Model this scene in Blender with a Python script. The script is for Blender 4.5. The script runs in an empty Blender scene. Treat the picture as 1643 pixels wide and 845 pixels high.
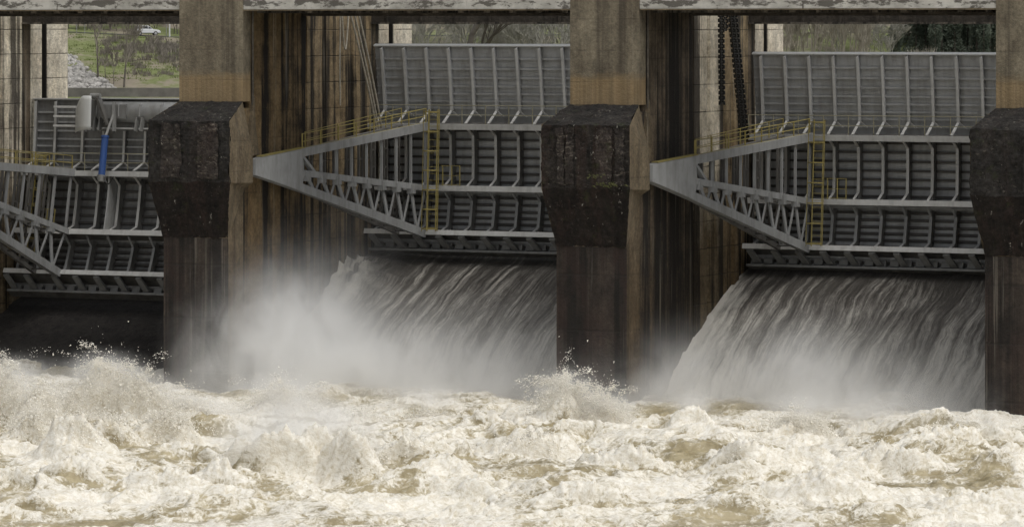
import bpy, math, random
import numpy as np
from mathutils import Vector, Matrix

random.seed(7)
rng = np.random.default_rng(11)
S = bpy.context.scene
COL = S.collection
R_ = math.radians

# ------------------------------------------------------------------ camera
CAM = (71.04, -162.77, 16.0)
YAW = 0.425141
FPX = 6848.35
cam = bpy.data.cameras.new('camera')
cam.sensor_width = 36.0
cam.lens = FPX / 1643.0 * 36.0
cam.shift_y = -(422.5 - 40.0) / 1643.0
cam.clip_start = 1.0
cam.clip_end = 6000.0
camo = bpy.data.objects.new('camera', cam)
camo.location = CAM
camo.rotation_euler = (math.pi / 2, 0, YAW)
COL.objects.link(camo)
S.camera = camo
FW = np.array([-math.sin(YAW), math.cos(YAW)])
RT = np.array([math.cos(YAW), math.sin(YAW)])

def uv2w(u, v):                      # metres right of / in front of the standpoint -> world x, y
    return (CAM[0] + u * RT[0] + v * FW[0], CAM[1] + u * RT[1] + v * FW[1])

# ------------------------------------------------------------------ light
SUN_EL, SUN_AZ = 62.0, 105.0          # azimuth clockwise from +Y (upstream)
w = bpy.data.worlds.new('World'); S.world = w; w.use_nodes = True
wn = w.node_tree; wn.nodes.clear()
sky = wn.nodes.new('ShaderNodeTexSky'); sky.sky_type = 'NISHITA'; sky.sun_disc = False
sky.sun_elevation = R_(SUN_EL); sky.sun_rotation = R_(SUN_AZ); sky.air_density = 1.0; sky.dust_density = 3.0
hs = wn.nodes.new('ShaderNodeHueSaturation'); hs.inputs['Saturation'].default_value = 0.16
bg = wn.nodes.new('ShaderNodeBackground'); bg.inputs['Strength'].default_value = 0.125
wo = wn.nodes.new('ShaderNodeOutputWorld')
wn.links.new(sky.outputs[0], hs.inputs['Color']); wn.links.new(hs.outputs[0], bg.inputs['Color']); wn.links.new(bg.outputs[0], wo.inputs[0])
sl = bpy.data.lights.new('sun', 'SUN'); sl.energy = 1.1; sl.angle = R_(35); sl.color = (1.0, 0.965, 0.9)
so = bpy.data.objects.new('sun', sl); COL.objects.link(so)
sd = Vector((math.sin(R_(SUN_AZ)) * math.cos(R_(SUN_EL)), math.cos(R_(SUN_AZ)) * math.cos(R_(SUN_EL)), math.sin(R_(SUN_EL))))
so.rotation_euler = (-sd).to_track_quat('-Z', 'Y').to_euler()
S.view_settings.view_transform = 'Standard'; S.view_settings.look = 'None'
S.view_settings.exposure = 0.22; S.view_settings.gamma = 1.0; S.view_settings.use_curve_mapping = False
S.cycles.use_denoising = True
S.cycles.max_bounces = 16; S.cycles.diffuse_bounces = 7; S.cycles.glossy_bounces = 2
S.cycles.volume_bounces = 8; S.cycles.volume_step_rate = 0.55; S.cycles.volume_max_steps = 128
S.cycles.transparent_max_bounces = 8

# ------------------------------------------------------------------ node helpers
class NT:
    def __init__(s, name):
        s.m = bpy.data.materials.new(name); s.m.use_nodes = True
        s.t = s.m.node_tree; s.t.nodes.clear()
        s.out = s.t.nodes.new('ShaderNodeOutputMaterial')
    def n(s, typ, **kw):
        x = s.t.nodes.new(typ)
        for k, v in kw.items(): setattr(x, k, v)
        return x
    def put(s, sock, v):
        if hasattr(v, 'is_output') or isinstance(v, bpy.types.NodeSocket): s.t.links.new(v, sock)
        else: sock.default_value = v
    def math(s, op, a, b=0.0, clamp=False):
        x = s.n('ShaderNodeMath', operation=op, use_clamp=clamp); s.put(x.inputs[0], a); s.put(x.inputs[1], b); return x.outputs[0]
    def pos(s): return s.n('ShaderNodeNewGeometry').outputs['Position']
    def vmath(s, op, a, b): 
        x = s.n('ShaderNodeVectorMath', operation=op); s.put(x.inputs[0], a); s.put(x.inputs[1], b); return x.outputs[0]
    def dist0(s, a):
        x = s.n('ShaderNodeVectorMath', operation='DOT_PRODUCT'); s.put(x.inputs[0], a); s.put(x.inputs[1], a); return x.outputs['Value']
    def sc(s, v, k, loc=(0, 0, 0)):
        x = s.n('ShaderNodeMapping'); s.put(x.inputs['Vector'], v); x.inputs['Scale'].default_value = k; x.inputs['Location'].default_value = loc; return x.outputs[0]
    def noise(s, v, scale, detail=5, rough=0.55, dist=0.0):
        x = s.n('ShaderNodeTexNoise'); s.put(x.inputs['Vector'], v); x.inputs['Scale'].default_value = scale
        x.inputs['Detail'].default_value = detail; x.inputs['Roughness'].default_value = rough; x.inputs['Distortion'].default_value = dist
        return x.outputs['Fac']
    def ramp(s, f, stops):
        x = s.n('ShaderNodeValToRGB'); s.put(x.inputs[0], f); e = x.color_ramp.elements
        while len(e) < len(stops): e.new(0.5)
        for i, (p, c) in enumerate(stops):
            e[i].position = p; e[i].color = (c, c, c, 1) if isinstance(c, (int, float)) else (*c, 1)
        return x.outputs[0]
    def mix(s, f, a, b, blend='MIX'):
        x = s.n('ShaderNodeMix', data_type='RGBA', blend_type=blend); s.put(x.inputs[0], f)
        s.put(x.inputs[6], (*a, 1) if isinstance(a, tuple) else a); s.put(x.inputs[7], (*b, 1) if isinstance(b, tuple) else b)
        return x.outputs[2]
    def sep(s, v):
        x = s.n('ShaderNodeSeparateXYZ'); s.put(x.inputs[0], v); return x.outputs
    def bump(s, h, strength=0.5, dist=0.05):
        x = s.n('ShaderNodeBump'); x.inputs['Strength'].default_value = strength; x.inputs['Distance'].default_value = dist; s.put(x.inputs['Height'], h); return x.outputs[0]
    def bsdf(s, color, rough=0.8, normal=None, metal=0.0, spec=0.5):
        b = s.n('ShaderNodeBsdfPrincipled')
        s.put(b.inputs['Base Color'], (*color, 1) if isinstance(color, tuple) else color)
        s.put(b.inputs['Roughness'], rough); b.inputs['Metallic'].default_value = metal
        b.inputs['Specular IOR Level'].default_value = spec
        if normal is not None: s.t.links.new(normal, b.inputs['Normal'])
        s.t.links.new(b.outputs[0], s.out.inputs['Surface'])
        return b

def flat(name, c, rough=0.6, var=0.25, scale=3.0, metal=0.0):
    t = NT(name); p = t.pos()
    f = t.ramp(t.noise(p, scale, 6, 0.6), [(0.3, 1 - var), (0.7, 1 + var * 0.4)])
    t.bsdf(t.mix(1.0, c, f, 'MULTIPLY'), rough, metal=metal); return t.m

def concrete(name, c1, c2, dark, streak=(0.5, 0.62), samt=0.85, lift=1.17, lamt=0.6, sscale=1.6, white=0.0, rust=None, spec=0.3, seed=0.0, board=0.0, wet_shade=None, band=None):
    t = NT(name); p = t.pos()
    base = t.mix(t.ramp(t.noise(p, 0.55, 8, 0.6), [(0.35, 0.0), (0.65, 1.0)]), c1, c2)
    fine = t.mix(1.0, t.ramp(t.noise(p, 6.0, 8, 0.78), [(0.30, 0.50), (0.70, 1.32)]), t.ramp(t.noise(t.sc(p, (1, 1, 0.6)), 1.6, 6, 0.7), [(0.32, 0.62), (0.68, 1.25)]), 'MULTIPLY')
    base = t.mix(1.0, base, fine, 'MULTIPLY')
    # runs of dirt down the face
    s1 = t.noise(t.sc(p, (sscale, sscale, 0.035), (seed, seed * 2, 0)), 1.0, 4, 0.6)
    s2 = t.noise(t.sc(p, (sscale * 4, sscale * 4, 0.10), (seed, 3, 0)), 1.0, 4, 0.6)
    sm = t.math('ADD', t.math('MULTIPLY', s1, 0.72), t.math('MULTIPLY', s2, 0.28))
    brk = t.math('MULTIPLY', t.math('SUBTRACT', t.noise(p, 0.9, 6, 0.65), 0.5), 0.16)
    sm = t.math('ADD', sm, brk)
    sf = t.math('MULTIPLY', t.ramp(sm, [(streak[0], 0.0), (streak[1], 1.0)]), samt)
    col = t.mix(sf, base, dark)
    if white:
        w1 = t.noise(t.sc(p, (sscale * 2.5, sscale * 2.5, 0.09), (9 + seed, 1, 0)), 1.0, 5, 0.65)
        col = t.mix(t.math('MULTIPLY', t.ramp(w1, [(0.60, 0.0), (0.70, 1.0)]), white), col, (0.5, 0.46, 0.38))
    if rust:
        r1 = t.noise(t.sc(p, (1, 1, 0.25), (4 + seed, 7, 2)), 0.8, 6, 0.6)
        col = t.mix(t.math('MULTIPLY', t.ramp(r1, [(0.5, 0.0), (0.68, 1.0)]), rust[1]), col, rust[0])
    z = t.sep(p)[2]
    if wet_shade:
        wz = t.math('ADD', t.math('MULTIPLY', t.math('SUBTRACT', wet_shade[0], z), 0.22), t.math('MULTIPLY', t.math('SUBTRACT', t.noise(t.sc(p, (1.3, 1.3, 0.10)), 1.0, 5, 0.6), 0.5), 1.5))
        col = t.mix(t.math('MULTIPLY', t.ramp(wz, [(0.0, 0.0), (0.75, 1.0)]), wet_shade[2]), col, t.mix(1.0, col, wet_shade[1], 'MULTIPLY'))
    if band:
        bzz = t.math('ADD', t.math('SUBTRACT', band[0], z), t.math('MULTIPLY', t.math('SUBTRACT', t.noise(t.sc(p, (0.8, 0.8, 2.5)), 1.0, 6, 0.65), 0.5), 0.9))
        col = t.mix(t.math('MULTIPLY', t.ramp(bzz, [(0.0, 0.0), (0.35, 1.0)]), 0.7), col, t.mix(1.0, t.mix(t.noise(p, 2.2, 6, 0.65), band[1], band[2]), t.ramp(s2, [(0.35, 1.1), (0.7, 0.6)]), 'MULTIPLY'))
    fr = t.math('ABSOLUTE', t.math('SUBTRACT', t.math('FRACT', t.math('MULTIPLY', t.math('ADD', z, t.math('MULTIPLY', t.noise(p, 1.5, 2), 0.05)), 1.0 / lift)), 0.5))
    jl = t.ramp(fr, [(0.0, 1.0), (0.012, 0.8), (0.03, 0.0)])
    jl = t.math('MULTIPLY', jl, t.math('MULTIPLY', t.ramp(t.noise(p, 0.7, 4), [(0.35, 0.25), (0.65, 1.0)]), lamt))
    col = t.mix(jl, col, (0.02, 0.018, 0.015))
    h = t.math('ADD', t.noise(p, 9.0, 8, 0.7), t.math('MULTIPLY', jl, -0.6))
    if board:
        bz = t.noise(t.sc(p, (0.3, 0.3, 9.0)), 1.0, 2, 0.5)
        col = t.mix(t.math('MULTIPLY', t.ramp(bz, [(0.5, 0.0), (0.62, 1.0)]), board), col, (0.05, 0.042, 0.03))
        h = t.math('ADD', h, t.math('MULTIPLY', bz, 0.5))
    t.bsdf(col, 0.85, t.bump(h, 0.9, 0.08), spec=spec)
    return t.m

M = {}
M['column'] = concrete('column_concrete', (0.165, 0.138, 0.098), (0.24, 0.208, 0.15), (0.055, 0.045, 0.034), (0.51, 0.66), 0.8, 1.3, 0.25, 1.4, 0.1, band=(14.05, (0.24, 0.165, 0.082), (0.37, 0.265, 0.14)))
WET_SHADE = (8.6, (0.50, 0.46, 0.40), 1.0)  # wetness plus shade low on the walls, put into the colour
M['wall_dark'] = concrete('stained_shaded_wall', (0.17, 0.115, 0.056), (0.27, 0.195, 0.105), (0.014, 0.012, 0.010), (0.455, 0.525), 0.98, 1.17, 0.35, 0.85, 0.35, seed=1.3, wet_shade=WET_SHADE)
M['wall_black'] = concrete('blackened_shaded_wall', (0.13, 0.10, 0.068), (0.21, 0.165, 0.115), (0.018, 0.016, 0.014), (0.43, 0.53), 0.95, 1.17, 0.35, 1.5, 0.45, seed=3.3, wet_shade=WET_SHADE)
M['wall_mid'] = concrete('streaked_wall', (0.22, 0.16, 0.088), (0.33, 0.255, 0.155), (0.018, 0.015, 0.012), (0.47, 0.54), 0.97, 1.17, 0.8, 1.6, 0.4, seed=4.6, wet_shade=WET_SHADE)
M['wall_light'] = concrete('pale_lit_streaked_wall', (0.54, 0.475, 0.36), (0.74, 0.67, 0.54), (0.04, 0.033, 0.026), (0.49, 0.56), 0.92, 1.17, 0.9, 1.5, 0.3, seed=7.7, wet_shade=(9.9, (0.26, 0.22, 0.165), 1.0))  # lit upper stretch kept pale by colour, darkening below
M['nose'] = concrete('pale_concrete', (0.60, 0.53, 0.42), (0.72, 0.66, 0.55), (0.24, 0.18, 0.12), (0.54, 0.70), 0.8, 1.17, 0.8, 2.2, 0.1)
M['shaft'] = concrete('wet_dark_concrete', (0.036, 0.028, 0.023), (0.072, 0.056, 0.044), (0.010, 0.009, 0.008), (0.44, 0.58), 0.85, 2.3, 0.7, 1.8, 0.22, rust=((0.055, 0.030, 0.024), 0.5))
M['shaft_side'] = concrete('tan_shaft_side', (0.13, 0.098, 0.06), (0.19, 0.15, 0.10), (0.03, 0.025, 0.02), (0.50, 0.62), 0.8, 2.3, 0.3, 2.4, 0.3, wet_shade=(8.0, (0.6, 0.55, 0.48), 1.0))
M['blockside'] = concrete('tan_block_concrete', (0.14, 0.108, 0.068), (0.20, 0.16, 0.105), (0.05, 0.04, 0.03), (0.50, 0.66), 0.7, 1.3, 0.2, 1.4, 0.3)
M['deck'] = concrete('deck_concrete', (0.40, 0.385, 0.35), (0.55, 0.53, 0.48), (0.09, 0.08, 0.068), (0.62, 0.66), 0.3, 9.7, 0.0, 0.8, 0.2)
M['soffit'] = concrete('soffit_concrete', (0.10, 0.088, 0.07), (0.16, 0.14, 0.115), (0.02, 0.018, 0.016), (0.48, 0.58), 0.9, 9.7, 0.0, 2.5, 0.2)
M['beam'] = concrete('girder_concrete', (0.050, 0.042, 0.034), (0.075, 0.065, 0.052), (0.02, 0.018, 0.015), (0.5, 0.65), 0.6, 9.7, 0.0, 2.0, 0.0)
M['chute'] = concrete('wet_chute', (0.022, 0.02, 0.018), (0.034, 0.03, 0.027), (0.01, 0.009, 0.009), (0.5, 0.6), 0.8, 9.7, 0.0, 2.5, 0.0, spec=0.3)

def deck_front():
    t = NT('stained_deck_front'); p = t.pos(); z = t.sep(p)[2]
    base = t.mix(t.ramp(t.noise(p, 0.8, 7, 0.65), [(0.35, 0.0), (0.65, 1.0)]), (0.31, 0.30, 0.27), (0.58, 0.565, 0.52))
    # blotches of blackish growth, thickest along the middle of the face
    low = t.math('MULTIPLY', t.math('ABSOLUTE', t.math('SUBTRACT', 16.92, z)), -0.35)
    m = t.math('ADD', t.noise(t.sc(p, (0.55, 0.55, 1.3)), 1.7, 9, 0.74), low)
    col = t.mix(t.ramp(m, [(0.46, 0.0), (0.51, 0.9)]), base, (0.085, 0.077, 0.066))
    v = t.noise(t.sc(p, (3.2, 3.2, 0.4)), 1.0, 3)
    col = t.mix(t.ramp(v, [(0.68, 0.0), (0.73, 0.8)]), col, (0.07, 0.06, 0.05))
    t.bsdf(col, 0.85, t.bump(t.noise(p, 10, 7, 0.7), 0.5, 0.05), spec=0.3)
    return t.m
M['deck_front'] = deck_front()

def moss_block(name, tint, red, speck, thr=0.55):
    t = NT(name); p = t.pos()
    base = t.mix(t.ramp(t.noise(p, 1.3, 8, 0.65), [(0.35, 0), (0.65, 1)]), tint, tuple(c * 0.4 for c in tint))
    s1 = t.noise(t.sc(p, (2.2, 2.2, 0.15)), 1.0, 5, 0.6)
    base = t.mix(t.math('MULTIPLY', t.ramp(s1, [(0.48, 0), (0.62, 1)]), red[1]), base, red[0])
    base = t.mix(1.0, base, t.ramp(t.noise(p, 5.0, 8, 0.75), [(0.30, 0.35), (0.70, 1.6)]), 'MULTIPLY')
    n = t.noise(t.sc(p, (0.8, 0.8, 2.0)), 5.0, 8, 0.8)
    area = t.ramp(t.noise(p, 0.9, 4, 0.6), [(0.40, 0.1), (0.60, 1)])
    base = t.mix(t.math('MULTIPLY', t.ramp(n, [(thr, 0), (thr + 0.10, 1)]), t.math('MULTIPLY', area, speck)), base, (0.20, 0.175, 0.145))
    n2 = t.noise(t.sc(p, (1, 1, 0.5), (5, 5, 5)), 4.2, 6, 0.7)
    base = t.mix(t.ramp(n2, [(0.655, 0), (0.69, 0.8)]), base, (0.40, 0.38, 0.33))
    gm = t.noise(t.sc(p, (1, 1, 1), (2, 9, 4)), 1.8, 6, 0.7)
    base = t.mix(t.math('MULTIPLY', t.ramp(gm, [(0.58, 0), (0.70, 1)]), 0.5), base, (0.040, 0.050, 0.016))
    vz = t.math('ABSOLUTE', t.math('SUBTRACT', t.noise(t.sc(p, (1.2, 1.2, 0.8), (3, 1, 7)), 1.6, 5, 0.6), 0.5))
    base = t.mix(t.ramp(vz, [(0.0, 0.85), (0.012, 0.0)]), base, (0.006, 0.005, 0.005))
    t.bsdf(base, 0.9, t.bump(t.math('ADD', t.noise(p, 7, 8, 0.75), s1), 1.0, 0.12), spec=0.25)
    return t.m
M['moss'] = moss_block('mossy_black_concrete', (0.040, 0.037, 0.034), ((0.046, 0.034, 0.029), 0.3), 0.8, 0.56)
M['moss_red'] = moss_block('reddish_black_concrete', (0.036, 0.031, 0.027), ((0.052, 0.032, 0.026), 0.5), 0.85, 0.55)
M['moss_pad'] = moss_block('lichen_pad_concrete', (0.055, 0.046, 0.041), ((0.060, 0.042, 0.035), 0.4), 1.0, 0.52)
M['under'] = moss_block('shaded_rust_underside', (0.024, 0.019, 0.016), ((0.032, 0.020, 0.016), 0.6), 0.6, 0.58)  # shade on the underside put into this darker tint

def steel(name, c, dirt, rough=0.5, amt=0.6):
    t = NT(name); p = t.pos()
    s = t.noise(t.sc(p, (3.0, 3.0, 0.5)), 1.0, 6, 0.65)
    d = t.noise(p, 1.1, 7, 0.65)
    col = t.mix(t.math('MULTIPLY', t.ramp(s, [(0.45, 0), (0.72, 1)]), amt), c, dirt)
    col = t.mix(t.math('MULTIPLY', t.ramp(d, [(0.5, 0), (0.75, 1)]), amt * 0.5), col, tuple(x * 0.6 for x in dirt))
    r = t.noise(t.sc(p, (6, 6, 1.2)), 1.0, 4, 0.6)
    col = t.mix(t.ramp(r, [(0.70, 0), (0.78, 0.4)]), col, (0.085, 0.05, 0.03))
    t.bsdf(col, rough, t.bump(t.noise(p, 5, 4), 0.12, 0.03), spec=0.4)
    return t.m
M['skin'] = steel('grey_painted_plate', (0.40, 0.405, 0.405), (0.235, 0.232, 0.215), 0.55, 0.75)
M['skin_old'] = steel('dirty_grey_plate', (0.21, 0.21, 0.205), (0.11, 0.105, 0.095), 0.55, 0.9)
M['flange'] = steel('light_grey_flange', (0.52, 0.52, 0.505), (0.30, 0.29, 0.27), 0.5, 0.6)
M['web'] = steel('grey_web_steel', (0.26, 0.26, 0.25), (0.13, 0.125, 0.115), 0.6)
M['dirtysteel'] = steel('wet_dirty_steel', (0.16, 0.155, 0.145), (0.06, 0.055, 0.05), 0.5, 0.8)
M['armsteel'] = steel('arm_grey_steel', (0.30, 0.305, 0.305), (0.16, 0.158, 0.15), 0.5, 0.7)
M['yellow'] = steel('safety_yellow_paint', (0.31, 0.255, 0.085), (0.18, 0.16, 0.085), 0.5, 0.6)
M['yellowgrey'] = steel('faded_rail_paint', (0.26, 0.245, 0.17), (0.18, 0.17, 0.13), 0.6, 0.5)
M['grime_shade'] = steel('grimy_shade_steel', (0.075, 0.070, 0.064), (0.03, 0.027, 0.024), 0.6, 0.7)
M['blue'] = steel('blue_cylinder_paint', (0.035, 0.085, 0.26), (0.03, 0.06, 0.15), 0.4, 0.5)
M['shield'] = steel('pale_steel_shield', (0.58, 0.59, 0.58), (0.40, 0.40, 0.39), 0.45, 0.3)
M['rope'] = flat('pale_wire_rope', (0.36, 0.33, 0.27), 0.6, 0.4, 8)
M['chain'] = flat('black_greased_chain', (0.018, 0.017, 0.016), 0.5, 0.3, 8)

# ------------------------------------------------------------------ mesh helpers
class MB:
    def __init__(s): s.v = []; s.f = []
    def add(s, vs, fs):
        b = len(s.v); s.v += [tuple(x) for x in vs]; s.f += [tuple(i + b for i in f) for f in fs]; return s
    def box(s, a, b):
        x0, y0, z0 = a; x1, y1, z1 = b
        return s.add([(x0, y0, z0), (x1, y0, z0), (x1, y1, z0), (x0, y1, z0), (x0, y0, z1), (x1, y0, z1), (x1, y1, z1), (x0, y1, z1)],
                     [(0, 3, 2, 1), (4, 5, 6, 7), (0, 1, 5, 4), (1, 2, 6, 5), (2, 3, 7, 6), (3, 0, 4, 7)])
    def bar(s, p, q, wd, ht, up=(0, 0, 1)):
        p, q, up = Vector(p), Vector(q), Vector(up); d = (q - p).normalized(); a = d.cross(up)
        if a.length < 1e-4: a = d.cross(Vector((1, 0, 0)))
        a.normalize(); b = a.cross(d).normalized(); a *= wd / 2; b *= ht / 2
        return s.add([p - a - b, p + a - b, p + a + b, p - a + b, q - a - b, q + a - b, q + a + b, q - a + b],
                     [(0, 3, 2, 1), (4, 5, 6, 7), (0, 1, 5, 4), (1, 2, 6, 5), (2, 3, 7, 6), (3, 0, 4, 7)])
    def tube(s, p, q, r0, r1=None, n=6, cap=True):
        r1 = r0 if r1 is None else r1
        p, q = Vector(p), Vector(q); d = (q - p).normalized(); a = d.orthogonal().normalized(); b = d.cross(a)
        vs = [p + (a * math.cos(t) + b * math.sin(t)) * r0 for t in [2 * math.pi * i / n for i in range(n)]]
        vs += [q + (a * math.cos(t) + b * math.sin(t)) * r1 for t in [2 * math.pi * i / n for i in range(n)]]
        fs = [(i, (i + 1) % n, n + (i + 1) % n, n + i) for i in range(n)]
        if cap: fs += [tuple(range(n - 1, -1, -1)), tuple(range(n, 2 * n))]
        return s.add(vs, fs)
    def path(s, pts, r, n=6):
        for a, b in zip(pts[:-1], pts[1:]): s.tube(a, b, r, n=n)
        return s
    def prism(s, poly, z0, z1):          # plan polygon (ccw) extruded up
        n = len(poly)
        return s.add([(x, y, z0) for x, y in poly] + [(x, y, z1) for x, y in poly],
                     [tuple(range(n - 1, -1, -1)), tuple(range(n, 2 * n))] + [(i, (i + 1) % n, n + (i + 1) % n, n + i) for i in range(n)])
    def xprism(s, poly, x0, x1):         # (y,z) polygon extruded along x
        n = len(poly)
        return s.add([(x0, y, z) for y, z in poly] + [(x1, y, z) for y, z in poly],
                     [tuple(range(n)), tuple(range(2 * n - 1, n - 1, -1))] + [(i, n + i, n + (i + 1) % n, (i + 1) % n) for i in range(n)])
    def build(s, name, mat, parent=None, smooth=False):
        me = bpy.data.meshes.new(name); me.from_pydata(s.v, [], s.f); me.materials.append(mat)
        if smooth: me.polygons.foreach_set('use_smooth', [True] * len(me.polygons))
        me.update()
        o = bpy.data.objects.new(name, me); COL.objects.link(o)
        if parent is not None: o.parent = parent
        return o

def np_mesh(name, co, faces, mat, smooth=True):
    me = bpy.data.meshes.new(name)
    co = np.asarray(co, np.float32); faces = np.asarray(faces, np.int32); k = faces.shape[1]
    me.vertices.add(len(co)); me.vertices.foreach_set('co', co.ravel())
    me.loops.add(faces.size); me.loops.foreach_set('vertex_index', faces.ravel())
    me.polygons.add(len(faces)); me.polygons.foreach_set('loop_start', np.arange(0, faces.size, k, dtype=np.int32))
    if smooth: me.polygons.foreach_set('use_smooth', np.ones(len(faces), bool))
    me.materials.append(mat); me.update(calc_edges=True)
    o = bpy.data.objects.new(name, me); COL.objects.link(o); return o

def grid_faces(ni, nj):
    i, j = np.meshgrid(np.arange(ni - 1), np.arange(nj - 1), indexing='ij'); a = (i * nj + j).ravel()
    return np.stack([a, a + nj, a + nj + 1, a + 1], 1)

def tag(o, label=None, cat=None, group=None, kind=None):
    if label: o['label'] = label
    if cat: o['category'] = cat
    if group: o['group'] = group
    if kind: o['kind'] = kind
    return o
def empty(name, loc=(0, 0, 0)):
    o = bpy.data.objects.new(name, None); o.empty_display_size = 0.2; o.location = loc; COL.objects.link(o); return o

# vectorised gradient noise
PERM = rng.permutation(256).astype(np.int64); PERM = np.concatenate([PERM, PERM, PERM])
G3 = rng.normal(size=(256, 3)); G3 /= np.linalg.norm(G3, axis=1)[:, None]
def pnoise(x, y, z=0.0):
    x, y, z = np.broadcast_arrays(np.asarray(x, float), np.asarray(y, float), np.asarray(z, float))
    xi, yi, zi = np.floor(x).astype(np.int64), np.floor(y).astype(np.int64), np.floor(z).astype(np.int64)
    xf, yf, zf = x - xi, y - yi, z - zi
    fd = lambda t: t * t * t * (t * (t * 6 - 15) + 10)
    u, v, q = fd(xf), fd(yf), fd(zf)
    def g(a, b, c):
        h = PERM[(PERM[(PERM[(xi + a) & 255] + yi + b) & 255] + zi + c) & 255]; gr = G3[h]
        return gr[..., 0] * (xf - a) + gr[..., 1] * (yf - b) + gr[..., 2] * (zf - c)
    l = lambda a, b, t: a + t * (b - a)
    return 1.6 * l(l(l(g(0, 0, 0), g(1, 0, 0), u), l(g(0, 1, 0), g(1, 1, 0), u), v), l(l(g(0, 0, 1), g(1, 0, 1), u), l(g(0, 1, 1), g(1, 1, 1), u), v), q)
def fbm(x, y, z=0.0, o=4, g=0.5):
    s = 0; a = 1
    for k in range(o):
        s = s + a * pnoise(x * 2 ** k + 17.3 * k, y * 2 ** k - 5.1 * k, z * 2 ** k); a *= g
    return s

# ================================================================== LARGE STRUCTURE
P, WP, YB = 18.5, 3.103, 17.3
FL = 0.42
pier_labels = ['leftmost dam pier, only its pale side wall seen behind the low flap gate',
               'concrete dam pier with black mossy block beside the gate with the blue cylinder',
               'middle concrete dam pier with green ferns growing on its dark reddish block',
               'concrete dam pier cut by the right edge, smooth black block with few stains']
def rough_quad(name, a, b, c, d, mat, parent, ox, nu=70, nv=50, amp=0.055):
    a, b, c, d = (np.array(q, float) for q in (a, b, c, d))
    U, V = np.meshgrid(np.linspace(0, 1, nu), np.linspace(0, 1, nv), indexing='ij'); U = U[..., None]; V = V[..., None]
    q = (a * (1 - U) + b * U) * (1 - V) + (d * (1 - U) + c * U) * V
    x, y, z = q[..., 0] + ox, q[..., 1], q[..., 2]
    q[..., 0] += amp * fbm(x * 1.7, y * 1.7 + z * 1.7, 3.1, 4, 0.65); q[..., 1] += amp * fbm(x * 1.7, y * 1.3 + z * 1.7, 8.7, 5, 0.7); q[..., 2] += amp * fbm(x * 1.7, y * 1.7 + z * 1.5, 15.2, 4, 0.65)
    o = np_mesh(name, q.reshape(-1, 3), grid_faces(nu, nv), mat); o.parent = parent; return o
def make_pier(i):
    X0 = (i - 2) * P
    t = empty('dam_pier', (X0, 0, 0)); tag(t, pier_labels[i], 'pier', 'concrete piers between the dam gates')
    e = 0.045
    MB().box((0, 0, 12.69), (WP, 0.72, 18.6)).build('column', M['column'], t)
    # body wall with a pilaster step
    wl = [M['wall_light'], M['wall_dark'], M['wall_black'], M['wall_dark']][i]  # dark walls hold the deck's shade in their colour, along with dirt
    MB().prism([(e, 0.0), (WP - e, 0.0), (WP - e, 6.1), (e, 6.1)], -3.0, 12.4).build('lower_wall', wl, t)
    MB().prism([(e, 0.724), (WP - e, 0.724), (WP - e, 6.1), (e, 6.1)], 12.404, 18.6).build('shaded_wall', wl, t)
    wm = [M['wall_light'], M['wall_mid'], M['wall_light'], M['wall_mid']][i]  # light through the deck gap put into the paler wall colour
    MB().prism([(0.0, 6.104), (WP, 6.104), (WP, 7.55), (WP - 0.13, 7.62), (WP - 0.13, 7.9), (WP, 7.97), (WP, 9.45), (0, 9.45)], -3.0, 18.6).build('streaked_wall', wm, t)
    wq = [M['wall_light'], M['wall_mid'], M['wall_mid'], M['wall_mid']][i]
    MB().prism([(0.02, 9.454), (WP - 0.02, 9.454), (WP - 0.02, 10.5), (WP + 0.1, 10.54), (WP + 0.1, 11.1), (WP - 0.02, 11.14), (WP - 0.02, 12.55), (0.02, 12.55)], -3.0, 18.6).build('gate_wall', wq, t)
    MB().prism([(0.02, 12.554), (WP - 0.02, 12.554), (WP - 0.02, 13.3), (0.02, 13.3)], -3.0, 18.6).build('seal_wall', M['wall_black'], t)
    MB().prism([(0, 13.304), (WP, 13.304), (WP, 14.35), (WP - 1.4, 14.35), (WP - 1.4, 14.85), (WP, 14.85), (WP, YB - 0.5), (WP - 0.5, YB), (0.5, YB), (0, YB - 0.5), (0, 14.85), (1.4, 14.85), (1.4, 14.35), (0, 14.35)], 3.0, 18.6).build('upstream_nose', M['nose'], t)
    MB().box((WP - 1.39, 14.79, 3.1), (WP - 0.03, 14.846, 18.5)).build('slot_shade', M['chain'], t)  # dark sheet added to blacken the recess, standing in for its shade
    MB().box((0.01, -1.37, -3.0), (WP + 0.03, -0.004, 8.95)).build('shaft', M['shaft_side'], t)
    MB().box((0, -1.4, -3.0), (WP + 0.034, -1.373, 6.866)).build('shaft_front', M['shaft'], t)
    # trunnion block
    A0, A1 = (0, -0.004, 12.686), (WP, -0.004, 12.686)
    B0, B1 = (-FL, -2, 11.89), (WP + FL, -2, 11.89)
    C0, C1 = (-FL, -2, 9.27), (WP + FL, -2, 9.27)
    D0, D1 = (0, -1.402, 6.87), (WP + 0.03, -1.402, 6.87)
    S0, S1 = (-FL, 0.15, 10.6), (WP + FL, 0.15, 10.6)
    T0, T1 = (-FL, 0.15, 9.2), (WP + FL, 0.15, 9.2)
    E0, E1 = (0, 0.15, 8.95), (WP + 0.03, 0.15, 8.95)
    blk = empty('trunnion_block'); blk.parent = t
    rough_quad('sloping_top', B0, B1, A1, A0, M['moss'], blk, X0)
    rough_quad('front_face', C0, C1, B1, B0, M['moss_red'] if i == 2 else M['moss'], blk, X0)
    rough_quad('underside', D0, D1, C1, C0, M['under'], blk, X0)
    MB().add([A1, S1, B1, T1, C1, E1, D1, A0, S0, B0, T0, C0, E0, D0],
             [(0, 1, 2), (2, 1, 3, 4), (4, 3, 5, 6), (7, 9, 8), (9, 11, 10, 8), (11, 13, 12, 10), (0, 7, 8, 10, 12, 5, 3, 1)]).build('side_faces', M['blockside'], blk)
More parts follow.
